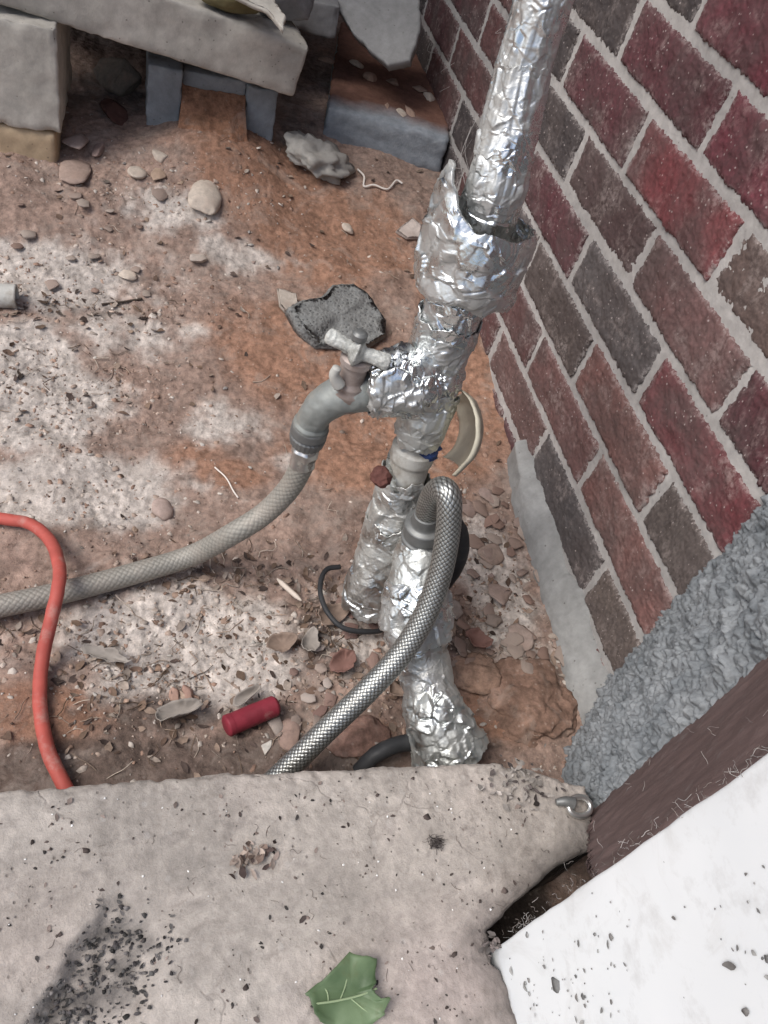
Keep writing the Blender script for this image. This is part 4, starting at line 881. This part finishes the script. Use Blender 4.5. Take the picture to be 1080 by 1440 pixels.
chips(40, (630, 800), (690, 930), 'small loose stone chip on the soil between riser and brick wall', 'chips between riser and wall', 2, cols=(PK, TN, BR, (.33, .25, .22), CR))
chips(60, (90, 470), (850, 1040), 'small loose stone chip in the pale debris below the grey hose', 'chips below the grey hose', 3, cols=(CR, WH, PK, GRY, WH))
chips(18, (0, 380), (430, 760), 'small loose stone chip on the soil left of the tap', 'chips left of the tap', 4)

def plates(n, pxr, pyr, label, group, seed, size, cols):
    r = np.random.default_rng(seed); tm = []
    for q_ in range(8):
        k = 8; a = np.linspace(0, 2 * np.pi, k, endpoint=False) + r.uniform(-.3, .3, k); R_ = r.uniform(.62, 1.12, k); e = np.stack([np.cos(a) * R_, np.sin(a) * R_ * r.uniform(.6, 1), 0 * a], 1)
        V = np.vstack([[[0, 0, .15]], e * [.9, .9, 1] + [0, 0, .12] + r.normal(size=(k, 3)) * [0, 0, .02], e + [0, 0, .02], e * [.94, .94, 1] - [0, 0, .14]]); j = np.arange(k); j2 = (j + 1) % k
        me = mesh_np('flat_chip', V, [np.vstack([np.stack([1 + q * k + j, 1 + (q + 1) * k + j, 1 + (q + 1) * k + j2, 1 + q * k + j2], 1) for q in (0, 1)]), np.stack([0 * j, 1 + j, 1 + j2], 1)]); me.materials.append(M['stone']); tm.append(me)
    for i in range(n):
        p = lay(ong(r.uniform(*pxr), r.uniform(*pyr))) + [0, 0, .0015]; dep = (RW @ (p - CAM))[2]; s_ = r.uniform(*size) / 2 * dep / F
        o = bpy.data.objects.new('flat_chip', tm[r.integers(8)]); COL.objects.link(o); o.location = p + np.array([0, 0, s_ * .12 + .001]); o.scale = (s_, s_, s_ * r.uniform(.5, 1)); o.rotation_euler = (r.normal() * .16, r.normal() * .16, r.uniform(0, 6.3))
        c_ = np.array(cols[r.integers(len(cols))]) * r.uniform(.8, 1.05); o.color = (*c_, 1); tag(o, label, 'chip', group)
plates(58, (628, 790), (690, 945), 'flat flaked plaster chip on the soil between steel hose and mortar fillet', 'flat chips beside the mortar fillet', 31, (14, 38), ((.35, .265, .225), (.31, .225, .185), (.38, .31, .265), (.27, .18, .145)))
plates(34, (380, 560), (830, 1040), 'flat broken chip around the lower end of the steel hose', 'flat chips around the steel hose', 32, (14, 34), ((.35, .28, .24), (.28, .19, .16), (.42, .36, .32), (.22, .14, .12)))
plates(16, (0, 230), (250, 420), 'flat chip on the slope in front of the ochre block', 'flat chips in front of the ochre block', 33, (12, 30), ((.37, .29, .245), (.42, .35, .30), (.30, .21, .17)))

# ------------------------------------------------------------------ uncountable grit and litter
OCT = (np.array([(1, 0, 0), (-1, 0, 0), (0, 1, 0), (0, -1, 0), (0, 0, 1), (0, 0, -1)], float), np.array([(0, 2, 4), (2, 1, 4), (1, 3, 4), (3, 0, 4), (2, 0, 5), (1, 2, 5), (3, 1, 5), (0, 3, 5)]))
def t_flake(seed):
    r = np.random.default_rng(seed); k = 6; a = np.sort(np.linspace(0, 2 * np.pi, k, endpoint=False) + r.uniform(-.35, .35, k)); R_ = r.uniform(.6, 1.1, k)
    top = np.stack([np.cos(a) * R_, np.sin(a) * R_ * r.uniform(.6, 1), 0 * a + .16], 1); bot = top * [1.08, 1.08, -1]
    V = np.vstack([top, bot]); j = np.arange(k); j2 = (j + 1) % k
    tri = [(0, i, i + 1) for i in range(1, k - 1)] + [(int(a_), int(a_) + k, int(b_) + k) for a_, b_ in zip(j, j2)] + [(int(a_), int(b_) + k, int(b_)) for a_, b_ in zip(j, j2)]
    return V, np.array(tri)
def t_leaf(seed):
    r = np.random.default_rng(seed); u = np.linspace(-1, 1, 5); w_ = np.array([.12, .5, .62, .45, .06]) * r.uniform(.6, 1.1); cu = r.uniform(-.35, .35); V = []
    for a, b_ in zip(u, w_): V += [(a, -b_ * r.uniform(.7, 1.2), cu * a * a + .22 * b_), (a, 0, cu * a * a), (a, b_ * r.uniform(.7, 1.2), cu * a * a + .22 * b_)]
    f = []
    for i in range(4):
        for j in range(2): q_ = i * 3 + j; f += [(q_, q_ + 1, q_ + 4), (q_, q_ + 4, q_ + 3)]
    return np.array(V), np.array(f)
def t_twig(seed):
    r = np.random.default_rng(seed); c, _ = spline(np.c_[np.linspace(-1, 1, 4), r.normal(size=4) * .22, r.normal(size=4) * .1], 6); V, Fq, _ = tube(c, .045, 3, cap=False)
    q_ = Fq[0]; return V, np.vstack([q_[:, [0, 1, 2]], q_[:, [0, 2, 3]]])
def scatter(name, tmpl, P, S, Ccol, label, cat='debris', seed=0, tilt=.35, N=None, squash=None):
    r = np.random.default_rng(seed); Vs, Fs, Cs_, o_ = [], [], [], 0
    for i in range(len(P)):
        v, f = tmpl[i % len(tmpl)]; R_ = rot(r.normal() * tilt, r.normal() * tilt, r.uniform(0, 6.283)); w_ = (v * S[i]) @ R_.T
        if N is not None: w_ = w_ @ N.T
        Vs.append(w_ + P[i]); Fs.append(f + o_); Cs_.append(np.repeat(Ccol[i][None], len(v), 0)); o_ += len(v)
    me = mesh_np(name, np.vstack(Vs), np.vstack(Fs), col=np.vstack(Cs_)); o = link(name, me, M['bits'], smooth=False); return tag(o, label, cat if False else None, None, 'stuff')
def ground_pts(n, fn, seed, lift=0.0):
    """random points on the soil, kept with the likelihood fn(px-like blobs)"""
    r = np.random.default_rng(seed); X = r.uniform(-.86, -.01, n * 4); Yv = r.uniform(-.76, .34, n * 4)
    keep = r.random(n * 4) < fn(X, Yv); X, Yv = X[keep][:n], Yv[keep][:n]
    Z = zfine(X, Yv); return np.stack([X, Yv, Z + lift], 1)
def dens(lst, base): 
    cs = [(ong(a, b_), sx, sy, w_) for a, b_, sx, sy, w_ in lst]
    def f(X, Yv):
        m_ = np.full(len(X), base)
        for c_, sx, sy, w_ in cs: m_ = np.maximum(m_, w_ * np.exp(-((X - c_[0]) / sx) ** 2 - ((Yv - c_[1]) / sy) ** 2))
        pn = P3(X * 14, Yv * 14); return np.clip(m_ * (1 + .7 * fbm(pn, 3, 44)), 0, 1)
    return f
def pick(cols, n, seed, var=.25):
    r = np.random.default_rng(seed); c_ = np.array(cols)[r.integers(len(cols), size=n)]; return c_ * (1 + var * r.normal(size=(n, 1))).clip(.4, 1.6)
r_ = np.random.default_rng(99)
A1 = dens([(250, 910, .17, .09, 1), (700, 840, .07, .17, .8), (60, 560, .16, .1, .8), (110, 410, .2, .08, .6), (470, 900, .1, .1, 1), (210, 260, .18, .06, .7), (130, 720, .16, .06, .5), (550, 110, .2, .1, .5)], .06)
P_ = ground_pts(5500, A1, 1); scatter('grit', [(OCT[0] * [1, .8, .6] * (1 + .3 * r_.normal(size=(6, 1))), OCT[1]) for _ in range(12)], P_, r_.uniform(.0006, .0022, len(P_)), pick([(.38, .31, .26), (.32, .25, .20), (.27, .18, .135), (.46, .41, .37), (.18, .125, .10)], len(P_), 2), 'fine grit scattered over the soil', seed=3, tilt=1)
P_ = ground_pts(2700, A1, 4, .0); scatter('plaster_flakes', [t_flake(i) for i in range(14)], P_, r_.uniform(.0018, .0058, len(P_)) * r_.uniform(.6, 1.1, len(P_)), pick([(.42, .36, .31), (.36, .28, .23), (.31, .22, .17), (.48, .43, .38), (.28, .185, .14)], len(P_), 5, .18), 'small plaster flakes and brick crumbs over the soil', seed=6, tilt=.28)
A2 = dens([(230, 990, .12, .045, 1), (450, 890, .06, .08, 1), (645, 905, .05, .05, 1), (330, 800, .12, .03, .8), (130, 440, .14, .03, .5), (250, 900, .16, .08, .4), (440, 1030, .15, .03, .6), (60, 540, .14, .06, .25), (700, 840, .06, .12, .25)], .02)
P_ = ground_pts(2100, A2, 7, .0016); scatter('leaf_litter', [t_leaf(i) for i in range(14)], P_, r_.uniform(.002, .0075, len(P_)), pick([(.12, .08, .06), (.16, .11, .08), (.075, .055, .047), (.24, .18, .14), (.30, .25, .21)], len(P_), 8), 'crumbled dark leaf litter on the soil', seed=9, tilt=.3)
P_ = ground_pts(1100, A2, 10, .002); scatter('dry_stalks', [t_twig(i) for i in range(14)], P_, r_.uniform(.004, .015, len(P_)), pick([(.30, .23, .18), (.12, .085, .06), (.42, .36, .30)], len(P_), 11), 'tiny dry stalks and fibres on the soil', seed=12, tilt=.2)
# crumbs on the step
def step_pts(n, seed, fn=None):
    r = np.random.default_rng(seed); X = r.uniform(-.72, -.17, n * 5); Yv = r.uniform(-1.02, -.775, n * 5); ok = X < np.interp(-Yv, -ryy, rx) - .008
    if fn is not None: ok &= r.random(n * 5) < fn(X, Yv)
    X, Yv = X[ok][:n], Yv[ok][:n]; pn = P3(X, Yv); Z = .0805 + slab_noise(pn); rel = pn[:, :2] - c1[:2]; sd_ = rel @ nl; ho = sstep(-.03, .02, rel @ dl) * sstep(.0, .012, sd_) * sstep(.075, .03, sd_)
    return np.stack([X, Yv, Z - .010 * ho], 1)
fs = lambda X, Yv: np.clip(.35 + .9 * fbm(P3(X * 22, Yv * 22), 3, 81), .04, 1)
P_ = step_pts(560, 21, fs); scatter('step_litter', [t_leaf(i) for i in range(20, 30)] + [t_flake(i) for i in range(6)], P_, r_.exponential(.0008, len(P_)).clip(0, .004) + .0005, pick([(.07, .055, .05), (.12, .095, .085), (.20, .16, .14), (.05, .045, .042)], len(P_), 22), 'dark crumbs of leaf scattered over the doorstep', seed=23, tilt=.15)
P_ = step_pts(90, 24); scatter('white_specks', [t_flake(i) for i in range(6)], P_, r_.uniform(.0006, .0013, len(P_)), pick([(.8, .79, .77)], len(P_), 25, .05), 'tiny white specks on the doorstep', seed=26)
P_ = step_pts(70, 27, fs); scatter('step_fibres', [t_twig(i) for i in range(8)], P_, r_.uniform(.0015, .005, len(P_)), pick([(.08, .06, .05), (.16, .13, .11)], len(P_), 28), 'fine dark fibres on the doorstep', seed=29, tilt=.08)
def hol(X, Yv):
    rel = np.stack([X, Yv], 1) - c1[:2]; sd_ = rel @ nl + .01 * fbm(P3(X * 40, Yv * 40), 3, 5); return sstep(-.02, .015, rel @ dl) * sstep(-.002, .01, sd_) * sstep(.085, .03, sd_)
P_ = step_pts(2600, 31, hol); P_[:, 2] += .001; scatter('step_dirt', [t_leaf(i) for i in range(30, 36)] + [t_flake(i) for i in range(5)], P_, r_.uniform(.0006, .0026, len(P_)), pick([(.06, .055, .055), (.10, .095, .09), (.13, .12, .115), (.04, .038, .036)], len(P_), 32), 'dark dirt and leaf crumbs gathered in a hollow of the doorstep', seed=33, tilt=.3)
def at_step(px, py, w_, n, seed, cols, name, label, tm, smin, smax):
    r = np.random.default_rng(seed); c_ = onz(px, py, .081); X = c_[0] + r.normal(size=n) * w_; Yv = c_[1] + r.normal(size=n) * w_ * .7
    P_ = np.stack([X, Yv, .082 + slab_noise(P3(X, Yv)) + r.uniform(0, .003, n)], 1); return scatter(name, tm, P_, r.uniform(smin, smax, n), pick(cols, n, seed), label, seed=seed, tilt=.4)
at_step(352, 1205, .010, 46, 41, [(.07, .05, .045), (.15, .11, .09), (.32, .26, .22)], 'leaf_crumbs', 'clump of broken dry leaf on the middle of the doorstep', [t_leaf(i) for i in range(6)], .0015, .005)
at_step(612, 1186, .0042, 60, 42, [(.06, .05, .047), (.10, .085, .08)], 'fluff_clump', 'small dark fluffy clump on the doorstep below the riser', [t_twig(i) for i in range(6)], .002, .006)
at_step(735, 1100, .016, 90, 43, [(.10, .085, .08), (.24, .22, .20), (.36, .33, .30)], 'corner_litter', 'leaf crumbs along the back corner of the doorstep', [t_leaf(i) for i in range(6)], .001, .0048)
at_step(688, 1330, .005, 30, 44, [(.09, .08, .075), (.2, .17, .16)], 'post_foot_litter', 'crumbs gathered at the foot of the white post', [t_leaf(i) for i in range(6)], .001, .004)
def leafmesh(name, outline, z0, amp, seed, mat, label, cat, cup=.006, off=.0):
    """thin cupped leaf from an outline, with crumples and real thickness"""
    O = np.asarray(outline, float); c_ = O.mean(0); k = len(O); pts = []
    for i in range(k):
        for s_ in range(8): pts.append(O[i] + (O[(i + 1) % k] - O[i]) * s_ / 8)
    pts = np.array(pts); rr_ = [0.0, .2, .4, .6, .75, .88, 1.0]; V = []
    for q_ in rr_[1:]:
        R_ = c_ + (pts - c_) * q_; R_ = R_ + .0035 * fbm(R_ * 80, 4, seed)[:, None] * q_ * [1, .7, 0]; R_[:, 2] += cup * q_ ** 3 * (.4 + .9 * fbm(R_ * 26, 2, seed + 1)) + amp * fbm(R_ * 55, 3, seed + 2) + .004; V.append(R_)
    V = np.vstack([[c_ + [0, 0, .004]], *V]); n_ = len(pts); j = np.arange(n_); j2 = (j + 1) % n_
    tri = [np.stack([0 * j, 1 + j, 1 + j2], 1)]; qd = [np.stack([1 + q_ * n_ + j, 1 + (q_ + 1) * n_ + j, 1 + (q_ + 1) * n_ + j2, 1 + q_ * n_ + j2], 1) for q_ in range(5)]
    o = link(name, mesh_np(name, V - c_, [np.vstack(qd), np.vstack(tri)]), mat); o.location = c_; md = o.modifiers.new('thickness', 'SOLIDIFY'); md.thickness = .0007
    return tag(o, label, cat)
def green_mat():
    t = NT('green_leaf'); g = t.geo(); n = t.noise(g, 70, 5, .65); n2 = t.noise(g, 22, 3)
    c = t.ramp(n2, [(.35, (.055, .095, .04)), (.62, (.14, .20, .105))]); c = t.mix(t.math('MULTIPLY', t.ramp(n, [(.58, 0.0), (.72, 1.0)]), .5), c, (.10, .12, .05))
    return t.set(color=c, rough=.5, spec=.4, normal=t.bump(n, .3, .0012))
sz_ = .083
gl = leafmesh('green_leaf', [onz(a, b_, sz_) for a, b_ in [(488, 1342), (522, 1356), (527, 1384), (518, 1396), (541, 1412), (534, 1434), (505, 1448), (468, 1450), (436, 1432), (431, 1395), (452, 1380), (470, 1362)]], sz_, .0012, 5, green_mat(), 'torn green leaf lying cupped on the doorstep', 'leaf', .011)
for nm, ps in (('midrib', [(440, 1412), (470, 1408), (505, 1400), (530, 1390)]), ('vein', [(478, 1407), (486, 1385), (490, 1362)]), ('vein', [(462, 1409), (460, 1395), (452, 1386)]), ('vein', [(492, 1403), (510, 1418), (522, 1428)])):
    c, _ = spline([onz(a, b_, sz_ + .0045 + .0012 * (nm == 'midrib')) for a, b_ in ps], 30); V, Fq, uv = tube(c, .0009 if nm == 'midrib' else .0006, 6); link(nm, mesh_np(nm, V - np.array(gl.location), Fq), M['leafvein'], gl)
DL = simple('dry_leaf', (.25, .185, .145), .3, 60, .85, .4); DG = simple('grey_dry_leaf', (.30, .27, .24), .25, 60, .85, .4); RB = simple('red_brown_leaf', (.20, .11, .09), .3, 60, .8, .4)
def lf(px, py, w_, h_, a, mat, label, seed, lift=.004):
    c_ = lay(ong(px, py, lift)) + [0, 0, .001]; dep = (RW @ (c_ - CAM))[2]; th = np.linspace(0, 2 * np.pi, 10, endpoint=False); e = np.stack([np.cos(th) * w_ / 2, np.sin(th) * h_ / 2 * (1 - .35 * np.cos(th))], 1) * dep / F
    R2 = np.array([[math.cos(a), -math.sin(a)], [math.sin(a), math.cos(a)]]); e = e @ R2.T; O = np.c_[c_[0] + e[:, 0], c_[1] + e[:, 1], np.full(10, c_[2])]; return leafmesh('dry_leaf', O, 0, .0010, seed, mat, label, 'leaf', .015)
lf(250, 1006, 66, 26, .15, DG, 'pale curled leaf left of the red tube', 61); lf(436, 905, 44, 26, 1.2, DG, 'grey curled leaf left of the steel hose', 62); lf(482, 935, 42, 30, .8, RB, 'reddish folded leaf beside the steel hose', 63)
lf(470, 868, 54, 26, .4, DL, 'brown dry leaf inside the black cable loop', 64); lf(556, 972, 34, 24, 1.9, DL, 'small brown leaf between steel hose and riser', 65); lf(668, 905, 40, 24, 2.2, RB, 'dark reddish leaf right of the riser', 66); lf(345, 985, 40, 16, .5, DG, 'narrow grey leaf above the red tube', 67)
lf(395, 910, 40, 30, .2, DL, 'flat tan leaf left of the black cable loop', 68); lf(150, 925, 70, 18, -.4, DG, 'long grey leaf below the grey hose', 69)
# leaf bits stuck on the white post, fuzz along its edge
r = np.random.default_rng(77); n_ = 190; cy = r.uniform(-1.09, -.93, n_); cz = r.uniform(.09, .46, n_); cl_ = r.integers(0, 9, n_); ccy, ccz = r.uniform(-1.06, -.94, 9), r.uniform(.12, .42, 9); gp = r.random(n_) < .6; cy = np.where(gp, ccy[cl_] + r.normal(size=n_) * .012, cy); cz = np.where(gp, ccz[cl_] + r.normal(size=n_) * .022, cz); cy = np.minimum(cy, -.926); P_ = np.stack([np.full(n_, -.2408), cy, cz], 1)
NP_ = np.array([[0, 0, -1.0], [0, 1.0, 0], [1.0, 0, 0]])
scatter('post_leaf_bits', [t_leaf(i) for i in range(50, 58)] + [t_flake(i) for i in range(4)], P_, r.exponential(.0009, n_).clip(0, .005) + .0005, pick([(.16, .16, .155), (.30, .30, .29), (.22, .21, .20)], n_, 78, .2), 'grey leaf bits stuck on the white post', seed=79, tilt=.06, N=NP_)
n_ = 150; cz = r.uniform(.085, .46, n_) ** 1.0; P_ = np.stack([-.2405 + r.normal(size=n_) * .0025 + .002, -.9195 + r.normal(size=n_) * .0022, cz], 1)
scatter('edge_fuzz', [t_twig(i) for i in range(60, 70)], P_, r.uniform(.001, .0042, n_), pick([(.38, .36, .34), (.50, .48, .46), (.22, .19, .17)], n_, 80, .15), 'dusty fuzz caught along the edge of the white post', seed=81, tilt=1.0)
n_ = 22; t0 = r.random(n_); P_ = np.stack([-.100 - .132 * t0, -.8157 - .101 * t0 + .002, r.uniform(.09, .42, n_)], 1)
scatter('board_fuzz', [t_twig(i) for i in range(70, 76)], P_, r.uniform(.001, .005, n_), pick([(.30, .26, .25), (.40, .37, .35)], n_, 82, .15), 'cobweb dust clinging to the brown board', seed=83, tilt=1.0)
# old cobweb strands between the foil and the brick wall
WB = []
for i in range(12):
    y_, z_ = r.uniform(-.05, .62), r.uniform(.12, .40); a = np.array([-.002, y_, z_]); b_ = a + np.array([-r.uniform(.004, .02), r.normal() * .05, r.normal() * .05]); mid = (a + b_) / 2 + [-.004, 0, -.006]
    c, _ = spline([a, mid, [-.002, b_[1], b_[2]]], 12); WB.append(tube(c, r.uniform(.0002, .0005), 4, cap=False))
Vv, Ff, o_ = [], [], 0
for V, Fq, _ in WB: Vv.append(V); Ff.append(Fq[0] + o_); o_ += len(V)
tag(link('cobweb', mesh_np('cobweb', np.vstack(Vv), np.vstack(Ff)), M['web']), 'old cobweb strands on the brick wall behind the pipe', None, None, 'stuff')
